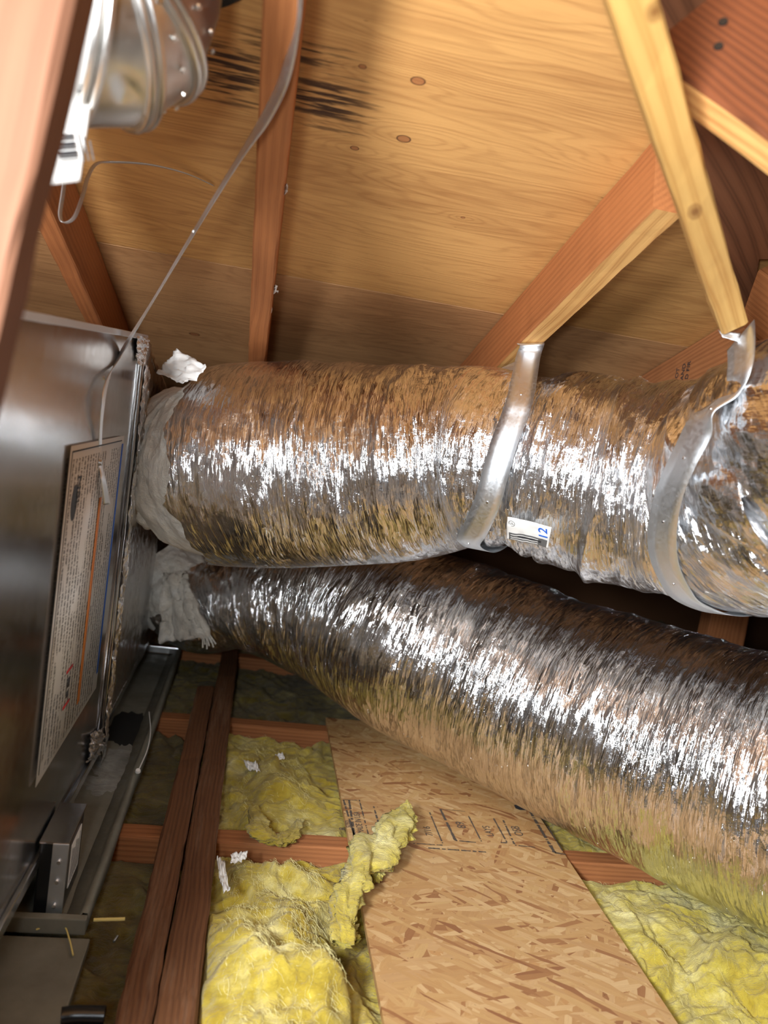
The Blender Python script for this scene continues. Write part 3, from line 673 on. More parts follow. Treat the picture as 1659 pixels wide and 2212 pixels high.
# drain pan: floor, rolled rim, far lip, puddles
pan = empty('drain_pan', (-.2, 1.2, .005), 'stained galvanised drain pan under the furnace cabinet', 'drain pan')
NTp = NT('pan_metal'); oo = NTp.coord(rand=False); nz = NTp.noise(oo, 9, 5, .6); n2_ = NTp.noise(oo, 30, 4, .7)
M['pan'] = NTp.done(NTp.mix(nz, sr(150, 150, 138), sr(92, 88, 76)), NTp.ramp(n2_, [(.3, .45), (.7, .8)]), .15, NTp.bump(n2_, .001, .4))
M['scale'] = glasswool('mineral_scale', sr(150, 152, 146), sr(104, 104, 98), sr(176, 178, 174), .5)
PX = -.178
box('pan_floor', (-.84, 1.19, .004), (PX, 2.57, .008), M['pan'], pan, 0)
def rim(yA, yB, name='rim', x=PX):
    prof = [(x-.030, .008), (x-.012, .012), (x-.004, .028), (x, .034), (x+.006, .033), (x+.009, .026), (x+.009, .004)]
    n = 60; G = np.array([[(px_+.0015*float(vn(i*.4, j, 4)), yA+(yB-yA)*i/n, pz_) for j, (px_, pz_) in enumerate(prof)] for i in range(n+1)])
    return solid(grid_mesh(name, G, M['pan'], pan), .0012, 0)
rim(1.19, 2.57)
box('far_flange', (-.33, 2.56, .012), (PX, 2.585, .034), M['bright'], pan, .002)
box('near_lip', (-.84, 1.178, .004), (PX+.008, 1.192, .030), M['pan'], pan, .002)
pan2 = box('sheet_metal_tray', (-.84, .66, -.012), (-.160, 1.172, .004), M['pan'], None, .002)
tag(pan2, 'dull metal tray nearest the camera at the bottom left corner', 'tray')
def blob(name, cx, cy, rx, ry, z, mat, parent, seed, h=.002, rot=0):
    n = 48; m = 10; G = np.zeros((m, n+1, 3))
    for i in range(m):
        for j in range(n+1):
            t_ = 2*math.pi*(j % n)/n; q_ = (i/(m-1)); e = 1+.35*float(fbm(math.cos(t_)*2+seed, math.sin(t_)*2+seed, 3))
            x_, y_ = rx*q_*e*math.cos(t_), ry*q_*e*math.sin(t_)
            G[i, j] = (cx+x_*math.cos(rot)-y_*math.sin(rot), cy+x_*math.sin(rot)+y_*math.cos(rot), z+h*(1-q_**2)*(1+.5*float(vn(x_*60, y_*60, 1))))
    return grid_mesh(name, G[:, ::-1], mat, parent)
pw = onz(275, 1572, .009); blob('puddle', pw.x, pw.y, .052, .10, .0085, M['black'], pan, 3, .0006)
ps = onz(255, 1640, .009); o = blob('mineral_scale', ps.x+.005, ps.y, .050, .10, .0083, M['scale'], pan, 7, .002)
ps = onz(220, 1690, .009); o = blob('mineral_scale', ps.x, ps.y, .040, .045, .0083, M['scale'], pan, 4, .002)
# condensate switch box by the cabinet foot
sb = empty('float_switch_box', (-.225, 1.28, .01), 'small black switch box with a screwed zinc bracket, in the pan by the cabinet', 'switch box')
bx0, bx1, by0, by1, bz0, bz1 = -.257, -.212, 1.205, 1.33, .010, .135
box('housing', (bx0, by0+.004, bz0), (bx1-.003, by1, bz1), M['dark_metal'], sb, .003)
box('lid', (bx0, by0, bz1), (bx1, by1, bz1+.003), M['sheet'], sb, .001)
stp = box('bracket', (bx1-.024, by0-.002, bz0), (bx1, by0+.003, bz1+.002), M['strap'], sb, .001)
for z_ in (.035, .075, .108): disc('screw', (bx1-.012, by0-.004, z_), (0, -1, 0), .004, .004, M['bright'], stp)
lbx = box('paper_label', (bx1-.003, by0+.035, bz0+.030), (bx1-.0015, by0+.105, bz1-.022), M['paper'], sb, .0005)
for k in range(7): box('print_line', (bx1-.0015, by0+.040+.009*k, bz0+.036), (bx1-.0011, by0+.043+.009*k, bz1-.030-.004*(k % 3)), M['grey_print'], lbx, 0)

# ================================================================== ducts
def foilshape(U, V, amp, seed, lo=None, sh=0.):
    Us = U+sh*V
    w = .5*fbm(U*6+seed, V*3, 1, 3)
    h = .55*ridge(Us*11+w+seed, V*1.1+w, 2)+.20*ridge(Us*27+w*2, V*2.2+seed, 3)+.06*ridge(Us*60+w*3, V*4, 5)+.5*fbm(U*7+seed, V*5, 8, 4)
    return amp*h
class Tube:
    def __init__(s, pts, radii, n):
        s.c = catmull(pts, n); s.R = catmull([(r, 0, 0) for r in radii], n)[:, 0]
        tg = np.gradient(s.c, axis=0); s.t = tg/np.linalg.norm(tg, axis=1)[:, None]
        f = -np.cross(np.array([0, 0, 1.]), s.t); s.f = f/np.linalg.norm(f, axis=1)[:, None]; s.u = np.cross(s.f, s.t)
        s.L = np.concatenate([[0], np.cumsum(np.linalg.norm(np.diff(s.c, axis=0), axis=1))]); s.n = n
    def at(s, i, th, off=0.):
        i = np.clip(i, 0, s.n-1); k = np.arange(s.n)
        g = lambda A: np.stack([np.interp(i, k, A[:, j]) for j in range(3)], -1)
        r = (np.interp(i, k, s.R)+off)[..., None]; th = np.asarray(th)[..., None]
        return g(s.c)+r*(np.cos(th)*g(s.f)+np.sin(th)*g(s.u))
    def surface(s, name, mat, parent, i0, i1, nu, nv, dispf, ragged=0., uvs=1.):
        I = np.linspace(i0, i1, nu)[:, None]; TH = np.linspace(-math.pi, math.pi, nv)[None, :]
        I, TH = np.broadcast_arrays(I, TH); I = I.copy()
        if ragged:
            e = np.linspace(1, 0, nu)[:, None]**8*ragged; I = I+e*fbm(TH*3+5, TH*0+2, 4, 5)
        Lg = np.interp(I, np.arange(s.n), s.L); r = np.interp(I, np.arange(s.n), s.R)
        off = dispf(Lg, TH*.22, TH, I)
        G = s.at(I, TH, off); uv = np.stack([Lg, TH*.22], -1)*uvs
        return grid_mesh(name, G, mat, parent, uv)
def plist(L): return [P(*p) for p in L]
# upper duct: leaves the plenum, sags, is caught by two straps, then swings towards the camera
UP = Tube([Vector((XC+.0, 1.98, .72)), P(430, 1005, 1.86)] + plist([(560, 1008, 1.79), (720, 1006, 1.75), (880, 1000, 1.70), (1010, 990, 1.66), (1090, 995, 1.62), (1200, 1012, 1.58), (1340, 1040, 1.52), (1470, 1054, 1.45), (1570, 1072, 1.38), (1670, 1050, 1.28), (1790, 1010, 1.17), (2000, 960, 1.08)]) + [P(2000, 960, 1.08)+Vector((.45, .02, 0)), P(2000, 960, 1.08)+Vector((1.0, .10, 0))],
          [.185, .222, .229, .223, .212, .190, .176, .182, .196, .192, .187, .203, .210, .208, .208, .208], 1615)
upd = empty('flexible_duct', UP.c[700], 'upper silver foil flexible duct hung in two straps below the rafters', 'duct')
def upper_disp(Lg, V, TH, I):
    under = np.clip((-TH-.55)/.5, 0, 1)*np.clip((640-I)/120, 0, 1)      # taut and smooth along the belly of the first length
    sh = .5*np.clip((I-1080)/120, 0, 1)
    a = .0075*(1-.86*under)*(1+.9*np.clip((I-560)/120, 0, 1))
    d = foilshape(Lg, V, 1., 2., sh=sh)*a
    # vapour barrier rings pulled in at the straps
    return d-.006*np.exp(-((I-UI[0])/16)**2)-.006*np.exp(-((I-UI[1])/16)**2)
def nearest(tube, px, py):
    """tube parameter and angle under a point of the view"""
    r = ray(px, py); best = None
    I = np.linspace(0, tube.n-1, 500)[:, None]+np.zeros((1, 181)); TH = np.linspace(-1.6, 1.75, 181)[None, :]+np.zeros((500, 1))
    G = tube.at(I, TH); q = (G-CAM)@R3
    sx = CX+F*q[..., 0]/q[..., 2]; sy = CY-F*q[..., 1]/q[..., 2]
    d = (sx-px)**2+(sy-py)**2+np.where(q[..., 2] < 0, 1e9, 0)+q[..., 2]*30
    k = np.unravel_index(np.argmin(d), d.shape); return float(I[k]), float(TH[k])
UI = (nearest(UP, 1085, 990)[0], nearest(UP, 1470, 1050)[0])
i_f = nearest(UP, 372, 1000)[0]
UP.surface('foil_jacket', M['foil'], upd, i_f-10, 1614, 1750, 420, upper_disp, ragged=16)
# white wool collar showing between foil and plenum
o = UP.surface('wool_collar', M['wool_white'], upd, 20, i_f+40, 90, 160, lambda L_, V, TH, I: -.012-.03*np.clip(1-I/i_f, 0, 1)+.005*fbm(L_*40, V*18, 3)-.025*np.exp(-((I-i_f*.45-8*fbm(TH*2, TH*0, 5))/7)**2)); tag(o, 'exposed white glass wool collar')
# lower duct, lying on the boards
LO = Tube([Vector((XC, 2.44, .30)), P(430, 1312, 2.36)] + plist([(520, 1295, 2.33), (620, 1295, 2.27), (760, 1325, 2.18), (920, 1397, 2.03), (1080, 1464, 1.93), (1225, 1530, 1.83), (1400, 1600, 1.70), (1590, 1672, 1.57), (1800, 1745, 1.44), (2100, 1850, 1.3)]) + [P(2100, 1850, 1.3)+Vector((.4, -.08, 0)), P(2100, 1850, 1.3)+Vector((.9, -.12, 0))],
          [.14, .130, .150, .185, .222, .244, .246, .246, .248, .250, .250, .25, .25, .25], 1654)
lod = empty('flexible_duct', LO.c[700], 'lower silver foil flexible duct lying across the strand board', 'duct')
def lower_disp(Lg, V, TH, I):
    a = .0075*(1+.9*np.clip((520-I)/300, 0, 1)); under = np.clip((-TH-.5)/.5, 0, 1)
    return foilshape(Lg, V, 1., 31., sh=.35*np.clip((700-I)/300, 0, 1))*a*(1-.6*under)-.001
LO.surface('foil_jacket', M['foil'], lod, 90, 1653, 1750, 420, lower_disp, ragged=14)
o = LO.surface('wool_collar', M['wool_white'], lod, 10, 120, 50, 140, lambda L_, V, TH, I: -.006+.008*fbm(L_*40, V*18, 3)); tag(o, 'exposed white glass wool collar')

# ================================================================== duct straps
def duct_strap(tube, att, pxs, width, label, wfix=None, back=None, off=.0125):
    IT = [nearest(tube, x, y) for x, y in pxs]
    pts = [Vector(p) for p in att]; k0 = len(pts)
    for i, t_ in IT: pts.append(Vector(tube.at(np.array(i), np.array(t_), off)))
    iL, tL = IT[-1]
    for q in range(1, 9):
        pts.append(Vector(tube.at(np.array(iL+q*2), np.array(tL-(tL+4.45)*q/8.), off if q < 8 else .02)))
    pts.append(Vector(back))
    wd = []
    for k, p in enumerate(pts):
        i = IT[min(max(k-k0, 0), len(IT)-1)][0]; tg = tube.t[int(i)]
        a_ = pts[max(k-1, 0)]; b_2 = pts[min(k+1, len(pts)-1)]; d = np.array(b_2-a_); d /= np.linalg.norm(d)
        w_ = tg-d*np.dot(tg, d)
        if wfix is not None and k < k0: w_ = np.array(wfix)
        wd.append(w_/np.linalg.norm(w_))
    o = ribbon('duct_strap', pts, wd, width, M['strap'], None, 160, .0012); tag(o, label, 'strap')
    for k in range(0, len(IT)):
        i, t_ = IT[k]; c_ = tube.at(np.array(i), np.array(t_), 0.); p = tube.at(np.array(i), np.array(t_), off+.0012)
        if k % 2 == 0: disc('dimple', p, Vector(p-c_), .0028, .0016, M['bright'], o)
    return o
b1 = Vector(on(1148, 741, DK, DB-.003)); 
s1_ = duct_strap(UP, [b1+Vector((-.004, .012, -.001)), b1+Vector((0, -.006, -.004)), b1+Vector((-.006, -.012, -.030))], [(1126, 862), (1110, 910), (1092, 965), (1074, 1025), (1056, 1080), (1034, 1130), (1016, 1160)], .049,
           'first galvanised hanger strap around the upper duct, fixed to the short rafter', back=b1+Vector((-.05, .20, -.06)))
b2 = P(1600, 724, 1.128)
s2_ = duct_strap(UP, [b2, P(1601, 760, 1.095), P(1597, 805, 1.075), P(1584, 845, 1.085)], [(1560, 892), (1530, 935), (1498, 990), (1472, 1055), (1454, 1120), (1450, 1190), (1468, 1245), (1496, 1280)], .057,
           'second galvanised hanger strap at the right, fixed below the pale web', back=b2+Vector((.03, .25, -.1)), off=.018)
tb = crinkle('strap_tab', [P(1552, 714, 1.135), P(1600, 720, 1.126), P(1594, 738, 1.126), P(1560, 728, 1.13)], 8, .0005, M['strap'], s2_, 1)

# printed label with a handwritten 12 on the upper duct
cor = [nearest(UP, x, y) for x, y in ((1101, 1106), (1198, 1130), (1190, 1172), (1098, 1152))]
def duct_patch(name, s0, s1, t0, t1, off, mat, parent, n=22):
    s, t = np.meshgrid(np.linspace(s0, s1, n), np.linspace(t0, t1, n), indexing='ij'); c_ = np.array(cor)
    q = (c_[0]*(1-s[..., None])+c_[1]*s[..., None])*(1-t[..., None])+(c_[3]*(1-s[..., None])+c_[2]*s[..., None])*t[..., None]
    G = UP.at(q[..., 0], q[..., 1], off+.0012*fbm(s*5, t*3, 2)); return solid(grid_mesh(name, G[:, ::-1], mat, parent), .0004, 1)
dl = duct_patch('printed_label', 0, 1, 0, 1, .0135, M['paper'], upd); tag(dl, 'white and black printed label with blue 12')
duct_patch('black_print', .06, .97, .62, .97, .0142, M['grey_print'], dl); duct_patch('black_print', .30, .86, .72, .84, .0146, M['ink'], dl)
for t_ in (.68, .80, .90): duct_patch('print_line', .10, .80, t_, t_+.025, .0150, M['paper'], dl)
def patch_mw(s, t, off):
    c_ = np.array(cor); f = lambda s, t: (lambda q: Vector(UP.at(q[0], q[1], off)))((c_[0]*(1-s)+c_[1]*s)*(1-t)+(c_[3]*(1-s)+c_[2]*s)*t)
    p = f(s, t); x = (f(s+.1, t)-p).normalized(); y = (f(s, t-.1)-p).normalized(); z = x.cross(y).normalized(); y = z.cross(x)
    return Matrix(((x[0], y[0], z[0], p[0]), (x[1], y[1], z[1], p[1]), (x[2], y[2], z[2], p[2]), (0, 0, 0, 1)))
text('handwritten_number', '12', .026, patch_mw(.88, .33, .0155)@Matrix.Rotation(math.pi/2, 4, 'Z'), M['blue_ink'], dl, .0003)
text('certification_mark', 'UL', .007, patch_mw(.12, .22, .0152), M['ink'], dl, .0002)
bm = bmesh.new(); n = 24
vo = [bm.verts.new((.0065*math.cos(k/n*6.2832), .0065*math.sin(k/n*6.2832), 0)) for k in range(n)]; vi = [bm.verts.new((.0056*math.cos(k/n*6.2832), .0056*math.sin(k/n*6.2832), 0)) for k in range(n)]
for k in range(n): bm.faces.new((vo[k], vo[(k+1) % n], vi[(k+1) % n], vi[k]))
bm_obj('certification_ring', bm, M['ink'], dl, patch_mw(.12, .22, .0152))
# loose flap of facing and wool at the duct collars
crinkle('facing_flap', [P(338, 806, 1.70), P(380, 752, 1.70), P(448, 792, 1.64), P(404, 832, 1.60)], 16, .006, M['paper'], upd, 3)
cone = crinkle('wool_tuft', [P(352, 1238, 2.20), P(398, 1240, 2.20), P(452, 1372, 2.16), P(345, 1392, 2.22)], 40, .014, M['wool_white'], lod, 8, thick=.02, hi=.08)
tag(cone, 'tuft of white glass wool hanging below the collar')
for k in range(9):
    a_ = P(425+k*3, 1340+k*3, 2.17); b_2 = P(448+k*3-(k % 3)*8, 1385+(k*7) % 18, 2.15)
    wire('wool_strand', [a_, (a_+b_2)/2+Vector((.004, 0, -.004)), b_2], .0022, M['wool_white'], lod, 8)

# ================================================================== hanger strap from the middle rafter to the cabinet
vd = lambda x, y: Vector(ray(x, y)).normalized()
def perp(x0, y0, x1, y1, amt):
    a_ = P(x0, y0, 1); b_2 = P(x1, y1, 1); d = (b_2-a_).normalized(); v = vd((x0+x1)/2, (y0+y1)/2); w_ = v.cross(d).normalized(); return (v*(1-amt)+w_*amt).normalized()
_rd = lambda x, y, k: float(((np.array(on(x, y, DK, DB-k))-CAM)@R3)[2])
pts = [(646, -40, _rd(646, -40, .0)), (638, 60, _rd(638, 60, .0)), (614, 170, _rd(614, 170, .012)), (572, 258, _rd(572, 258, .02)), (515, 345, _rd(515, 345, .035)), (415, 508, 1.17), (330, 650, 1.27), (262, 762, 1.35)]
wp = [P(*p) for p in pts]
wr = [perp(642, -30, 612, 180, .28)]*2+[perp(612, 180, 515, 345, .36)]*2+[perp(515, 345, 415, 508, .22), perp(415, 508, 300, 700, .16), perp(415, 508, 300, 700, .12), perp(300, 700, 240, 800, .2)]
wp += [onx(232, 822, XC+.010), onx(222, 880, XC+.012), onx(217, 940, XC+.006), onx(217, 1000, XC+.004), onx(224, 1040, XC+.014), onx(231, 1090, XC+.016)]
wr += [Vector((0, 1, 0))]*4+[Vector((.1, 1, 0)), Vector((.3, 1, 0))]
hs = ribbon('hanger_strap', wp, wr, .024, M['strap'], None, 140, .0009); tag(hs, 'thin galvanised strap stretched from the middle rafter down to the cabinet side', 'strap')
for x, y in ((515, 345), (418, 500)):
    disc('punched_hole', P(x, y, 1.06 if x > 500 else 1.165), -vd(x, y), .0022, .0012, M['paper'], hs)
disc('screw', onx(217, 1000, XC+.007), (1, 0, 0), .006, .005, M['bright'], hs)
sc2 = disc('screw', onx(236, 818, XC+.004), (1, 0, 0), .004, .004, M['bright'], cab)
# slack strip looped behind the vent pipe
lp = [(158, 262, 1.10), (147, 330, 1.12), (137, 410, 1.13), (130, 462, 1.13), (138, 481, 1.13), (160, 470, 1.14), (178, 425, 1.15), (190, 382, 1.17), (208, 354, 1.20), (240, 350, 1.24), (320, 355, 1.27), (400, 374, 1.31)]
lw = [P(*p) for p in lp]; e_ = deck(462, 396)-NR*.004; lw.append(e_)
lo_ = ribbon('slack_strap', lw, [Vector((.15, 1, .1))]*len(lw), .012, M['strap'], None, 120, .001); tag(lo_, 'slack narrow metal strip looping down beside the left rafter onto the roof deck', 'strap')
# torn nail plates on the middle rafter
mr = [o for o in C.objects if o.get('label', '').startswith('reddish rafter running')][0]
XR = -.0135
def rb(x, y, d): return on(x, y, DK, DB+.03-d)
def plate(name, pxs, mat, label, amp=.002, thick=.001, cat='clip'):
    o = crinkle(name, [rb(x, y, dx) for x, y, dx in pxs], 10, amp, mat, None, pxs[0][0], thick=thick); return tag(o, label, cat)
plate('nail_plate', [(596, 408, 0), (621, 396, .012), (620, 416, .012), (597, 435, 0)], M['strap'], 'torn bit of galvanised nail plate on the side of the middle rafter')
plate('paper_scrap', [(583, 622, .0), (595, 615, .008), (601, 632, .01), (584, 634, .0)], M['paper'], 'white paper scrap stapled to the middle rafter below the nail plate', .004, cat='paper')
plate('paper_scrap', [(577, 662, .0), (586, 650, .004), (588, 672, .006), (578, 668, .0)], M['paper'], 'smaller white paper scrap at the lower end of the middle rafter', .004, cat='paper')

# ================================================================== vent pipe elbow
RP = .110
vp = empty('vent_pipe', P(222, 18, .8), 'galvanised vent pipe elbow with raised ribs passing up through the roof deck', 'pipe')
AX = (Vector((1, .45, 0))).normalized(); UPV = Vector((0, 0, 1))
def ringf(px, py, D, phi, R=RP):
    c_ = P(px, py, D); ph = math.radians(phi); n_ = AX*math.cos(ph)+UPV*math.sin(ph); d1 = -(AX*math.sin(ph))+UPV*math.cos(ph); d2 = n_.cross(d1); return c_, n_, d1, d2, R
r0 = ringf(-120, 18, .72, 0); r1 = ringf(172, 20, .79, 4); r2 = ringf(222, 20, .805, 30); r3 = ringf(240, 5, .815, 58); r4 = ringf(246, -45, .82, 88)
r5 = (r4[0]+Vector((0, 0, .16)),)+r4[1:]
def ringpts(r, n=96, off=0.):
    return np.array([list(r[0]+(r[2]*math.cos(a)+r[3]*math.sin(a))*(r[4]+off)) for a in np.linspace(0, 2*math.pi, n+1)])
def loft(name, ra, rb, m, off=0., dent=None):
    A, B = ringpts(ra, off=off), ringpts(rb, off=off); G = np.array([A*(1-k/m)+B*(k/m) for k in range(m+1)])
    if dent:
        for cx_, cy_, rad, dep in dent:
            q = (G-CAM)@R3; sx = CX+F*q[..., 0]/q[..., 2]; sy = CY-F*q[..., 1]/q[..., 2]
            w_ = np.exp(-(((sx-cx_)*.8+(sy-cy_)*.6)/rad)**2-((-(sx-cx_)*.6+(sy-cy_)*.8)/(rad*.45))**2); vv = np.array(vd(cx_, cy_)); G = G+w_[..., None]*vv*dep
    return grid_mesh(name, G, M['pipe'], vp, None, True)
loft('pipe_section', r0, r1, 12); loft('elbow_section', r1, r2, 60, .001, [(275, 188, 34, .007), (262, 205, 16, .004)]); loft('elbow_section', r2, r3, 30); loft('elbow_section', r3, r4, 30); loft('pipe_section', r4, r5, 12)
def bead(r, shift, rad):
    c_ = r[0]+r[1]*shift; n1_, n2_2 = 96, 10; G = np.zeros((n1_+1, n2_2+1, 3))
    for i in range(n1_+1):
        a_ = 2*math.pi*i/n1_; d = r[2]*math.cos(a_)+r[3]*math.sin(a_)
        for j in range(n2_2+1):
            b_2 = 2*math.pi*j/n2_2; G[i, j] = c_+d*(r[4]+rad*.5+rad*math.cos(b_2))+r[1]*rad*math.sin(b_2)
    return grid_mesh('rib', G, M['pipe'], vp)
for r in (r1, r2, r3): bead(r, -.005, .0048); bead(r, .005, .0048)
def mixring(a_, b_2, t_): return tuple((x*(1-t_)+y*t_) for x, y in zip(a_[:4], b_2[:4]))+(RP,)
for (ra, rb, t_, ph) in ((r2, r3, .62, 0), (r3, r4, .5, .16)):
    r = mixring(ra, rb, t_)
    for k in range(20):
        a_ = 2*math.pi*(k+ph)/20; d = (r[2]*math.cos(a_)+r[3]*math.sin(a_)).normalized()
        disc('lock_dimple', r[0]+d*(RP+.0015), d, .0034, .003, M['pipe'], vp)
# white sticker hanging off the pipe
ns = 40; prof = []
for k in range(ns+1):
    t_ = k/ns
    if t_ < .68:
        a_ = math.radians(50-112*t_/.68); prof.append((math.cos(a_)*(RP+.0035), math.sin(a_)*(RP+.0035)))
    else:
        a_ = math.radians(-62); q_ = (t_-.68)/.32*.078; prof.append((math.cos(a_)*(RP+.0035)+q_*math.cos(math.radians(-100)), math.sin(a_)*(RP+.0035)+q_*math.sin(math.radians(-100))))
fwd = -(AX.cross(UPV)); fwd = fwd if fwd.y < 0 else -fwd
base0 = P(95, 18, .77); base1 = P(196, 19, .797)
def tagp(s, t, off=0.):
    b_2 = base0.lerp(base1, s); k = t*ns; k0 = int(min(k, ns-1)); f = k-k0; q_ = (prof[k0][0]*(1-f)+prof[k0+1][0]*f, prof[k0][1]*(1-f)+prof[k0+1][1]*f)
    return b_2+fwd*(q_[0]+off)+UPV*q_[1]
G = np.array([[list(tagp(s, t)) for t in np.linspace(0, 1, ns+1)] for s in np.linspace(0, 1, 14)])
st_ = solid(grid_mesh('paper_sticker', G, M['paper'], vp), .0006, 0); tag(st_, 'white printed sticker')
def tagmw(s, t):
    p = tagp(s, t, .0015); x = (tagp(s+.05, t, .0015)-p).normalized(); y = (tagp(s, t-.03, .0015)-p).normalized(); z = x.cross(y).normalized(); y = z.cross(x)
    return Matrix(((x[0], y[0], z[0], p[0]), (x[1], y[1], z[1], p[1]), (x[2], y[2], z[2], p[2]), (0, 0, 0, 1)))
text('sticker_lettering', 'UL', .012, tagmw(.84, .60)@Matrix.Rotation(-math.pi/2, 4, 'Z'), M['ink'], st_)
text('sticker_lettering', 'VENT', .009, tagmw(.72, .66)@Matrix.Rotation(-math.pi/2, 4, 'Z'), M['ink'], st_)
for k in range(9):
    w_ = .0008+.0008*((k*7) % 3); mwk = tagmw(.66, .86)
    box('barcode_bar', (-.012, -.012+.0026*k, 0), (.006, -.012+.0026*k+w_, .0003), M['ink'], st_, 0, mwk)
for k in range(3): box('print_line', (.010+.005*k, -.014, 0), (.0115+.005*k, .012-.004*k, .0003), M['grey_print'], st_, 0, tagmw(.66, .86))
# dark flashing where the pipe leaves through the deck
fc = (r4[0].x, r4[0].y); fz = DA-.28*fc[1]
bm = bmesh.new(); n = 48; loops = []
for rr, hh in ((RP+.004, .0), (RP+.004, -.012), (.165, -.010), (.172, -.002)):
    loops.append([bm.verts.new((rr*math.cos(2*math.pi*k/n)*(1+.03*float(vn(k*.6, rr*9, 1))), rr*math.sin(2*math.pi*k/n), hh)) for k in range(n)])
for A, B in zip(loops[:-1], loops[1:]):
    for k in range(n): bm.faces.new((A[k], A[(k+1) % n], B[(k+1) % n], B[k]))
fl_ = bm_obj('roof_flashing', bm, M['black'], None, Matrix.Translation((fc[0], fc[1], fz))@Matrix(((1, 0, 0, 0), (0, SL.y, NR.y, 0), (0, SL.z, NR.z, 0), (0, 0, 0, 1))))
tag(fl_, 'black flashing ring around the vent pipe at the roof deck', 'flashing')

# ================================================================== torn wool strip lying over the board edge
def wool_strip(name, spec, mat, label, parent=None, seed=1, n=90, m=46):
    c_ = catmull([onz(x, y, z) for x, y, z, r in spec], n); rad = np.interp(np.linspace(0, 1, n), np.linspace(0, 1, len(spec)), [s[3] for s in spec])
    tg = np.gradient(c_, axis=0); tg /= np.linalg.norm(tg, axis=1)[:, None]; e1_ = np.cross(tg, [0, 0, 1.]); e1_ /= np.linalg.norm(e1_, axis=1)[:, None]; e2_ = np.cross(e1_, tg)
    th = np.linspace(0, 2*math.pi, m); I, T = np.meshgrid(np.arange(n), th, indexing='ij'); ct, st2 = np.cos(T), np.sin(T)
    d = 1+.62*fbm(I*.13+ct*1.3+seed, st2*1.3+I*.03, 2, 4)+.30*ridge(I*.07+seed, ct*3+st2*2, 3)+.16*vn(I*.8, T*6, 5)+.10*vn(I*2.1, T*11, 6)
    G = c_[:, None, :]+(e1_[:, None, :]*(ct*d)[..., None]+e2_[:, None, :]*(st2*d*.55)[..., None])*rad[:, None, None]
    o = grid_mesh(name, G, mat, parent)
    return tag(o, label, 'insulation') if label else o
tf = wool_strip('wool_scrap', [(738, 2040, .03, .014), (742, 1985, .045, .020), (752, 1930, .055, .021), (772, 1886, .06, .020), (800, 1850, .055, .030), (838, 1812, .06, .032), (866, 1775, .065, .022), (878, 1748, .07, .010), (880, 1728, .075, .002)], M['wool_bright'],
                'torn strip of yellow glass wool flopped over the edge of the strand board', None, 3)
wool_strip('wool_lobe', [(830, 1830, .055, .016), (862, 1800, .06, .018), (886, 1774, .062, .013), (892, 1758, .065, .004)], M['wool_bright'], None, tf, 8)
wool_strip('wool_lobe', [(800, 1860, .04, .018), (815, 1884, .03, .016), (800, 1893, .026, .010)], M['wool_bright'], None, tf, 12)
wool_strip('wool_lobe', [(742, 1985, .03, .012), (750, 2010, .02, .014), (768, 2035, .012, .010)], M['wool_bright'], None, tf, 15)
wr_ = wool_strip('wool_scrap', [(548, 1745, .02, .010), (556, 1782, .03, .015), (575, 1806, .03, .014), (605, 1815, .02, .012), (636, 1795, .02, .010), (648, 1770, .01, .006)], M['wool'], 'curled wisp of yellow wool lying on the first joist', None, 21)

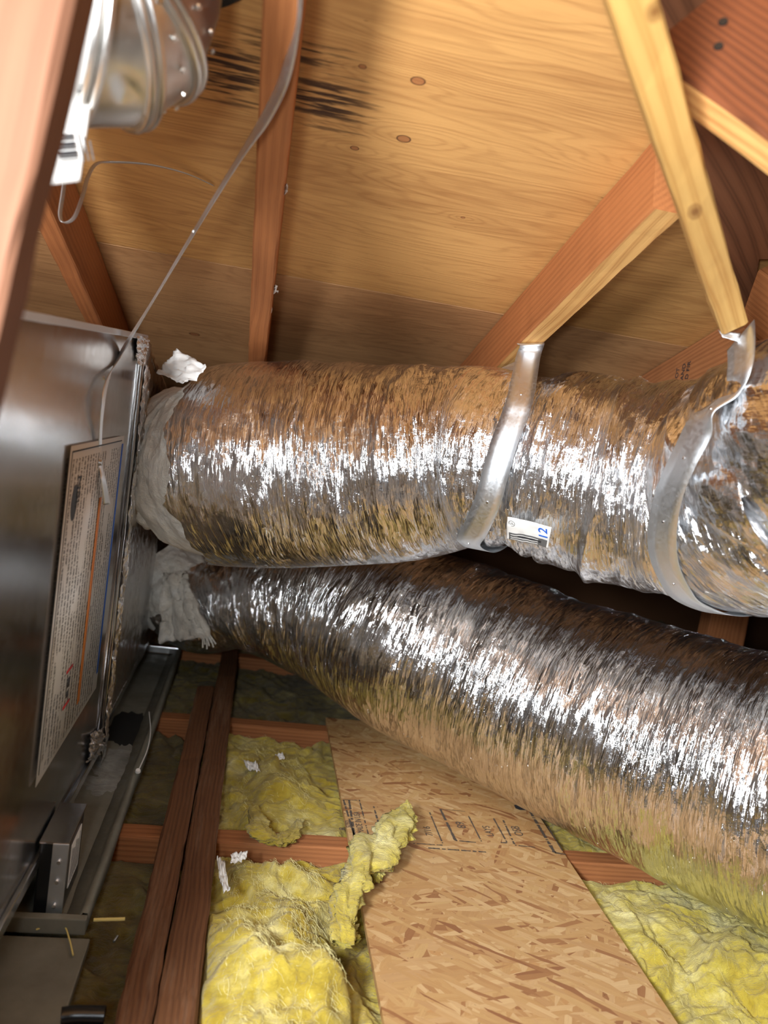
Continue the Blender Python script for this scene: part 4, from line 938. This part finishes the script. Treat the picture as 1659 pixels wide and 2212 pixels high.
# ================================================================== litter
def scrap(name, pxs, z, mat, label, amp=.004, seed=1, cat='paper scrap'):
    o = crinkle(name, [onz(x, y, z+dz) for x, y, dz in pxs], 16, amp, mat, None, seed); return tag(o, label, cat)
scrap('paper_scrap', [(468, 1850, .06), (486, 1858, .06), (496, 1925, .06), (478, 1918, .06)], 0, M['paper'], 'long curled white paper scrap beside the plank on torn insulation', .006, 3)
scrap('paper_scrap', [(500, 1842, .045), (535, 1838, .05), (532, 1856, .045), (498, 1866, .04)], 0, M['paper'], 'small white paper scrap in front of the joist', .006, 6)
scrap('paper_scrap', [(526, 1642, .03), (552, 1645, .035), (562, 1668, .035), (535, 1662, .03)], 0, M['paper'], 'white scrap on the insulation behind the first joist', .006, 9)
scrap('paper_scrap', [(594, 1630, .03), (610, 1627, .035), (615, 1638, .035), (600, 1642, .03)], 0, M['paper'], 'smallest white scrap on insulation near the second joist', .004, 12)
def stick(name, p, q, z, w, mat, label, cat):
    a_, b_2 = onz(*p, z), onz(*q, z); o = timber(name, a_, b_2, w, .003, mat, rough=.0004); return tag(o, label, cat)
M['straw'] = plain('dry_straw', sr(226, 208, 130), .7)
stick('straw', (202, 1987), (270, 1985), .036, .0050, M['straw'], 'pale straw stick lying across the pan rim', 'straw')
w_ = wire('plant_stem', [onz(78, 2008, .012), onz(110, 1998, .014), onz(138, 2000, .016), onz(150, 2030, .010), onz(158, 2064, .008)], .0013, M['straw'], None, 40); tag(w_, 'thin bent yellow plant stem on the near tray', 'stem')
ct_ = wire('cable_tie', [onz(322, 1538, .034), onz(325, 1580, .038), onz(318, 1620, .040), onz(300, 1662, .040)], .0014, M['paper'], None, 40); tag(ct_, 'thin white cable tie draped over the pan rim', 'cable tie')
disc('tie_head', onz(298, 1665, .041), (0, -.4, 1), .006, .005, M['paper'], ct_)
sw = wire('screw', [onz(246, 2034, .02), onz(254, 2022, .02)], .002, M['bright'], None, 6); tag(sw, 'small loose screw on the dark insulation by the plank', 'screw')
cw = wire('metal_conduit', [onz(132, 2197, .03), onz(165, 2193, .03), onz(226, 2194, .03)], .012, M['dark_metal'], None, 20); tag(cw, 'short dark shiny pipe end at the very bottom left', 'pipe')
# upright post stub seen between the ducts
tl, tr_, br_ = P(1520, 1240, 2.6), P(1612, 1262, 2.6), P(1590, 1400, 2.6)
d_ = Vector((0, 0, -1)); bc = P(1568, 1320, 2.55)
o = timber('wall_stud', Vector((bc.x, bc.y, .0)), Vector((bc.x, bc.y, .84-.0)), .135, .06, M['joist'], up=(0, -1, 0)); tag(o, 'short upright stud glimpsed in the gap between the two ducts', 'stud')
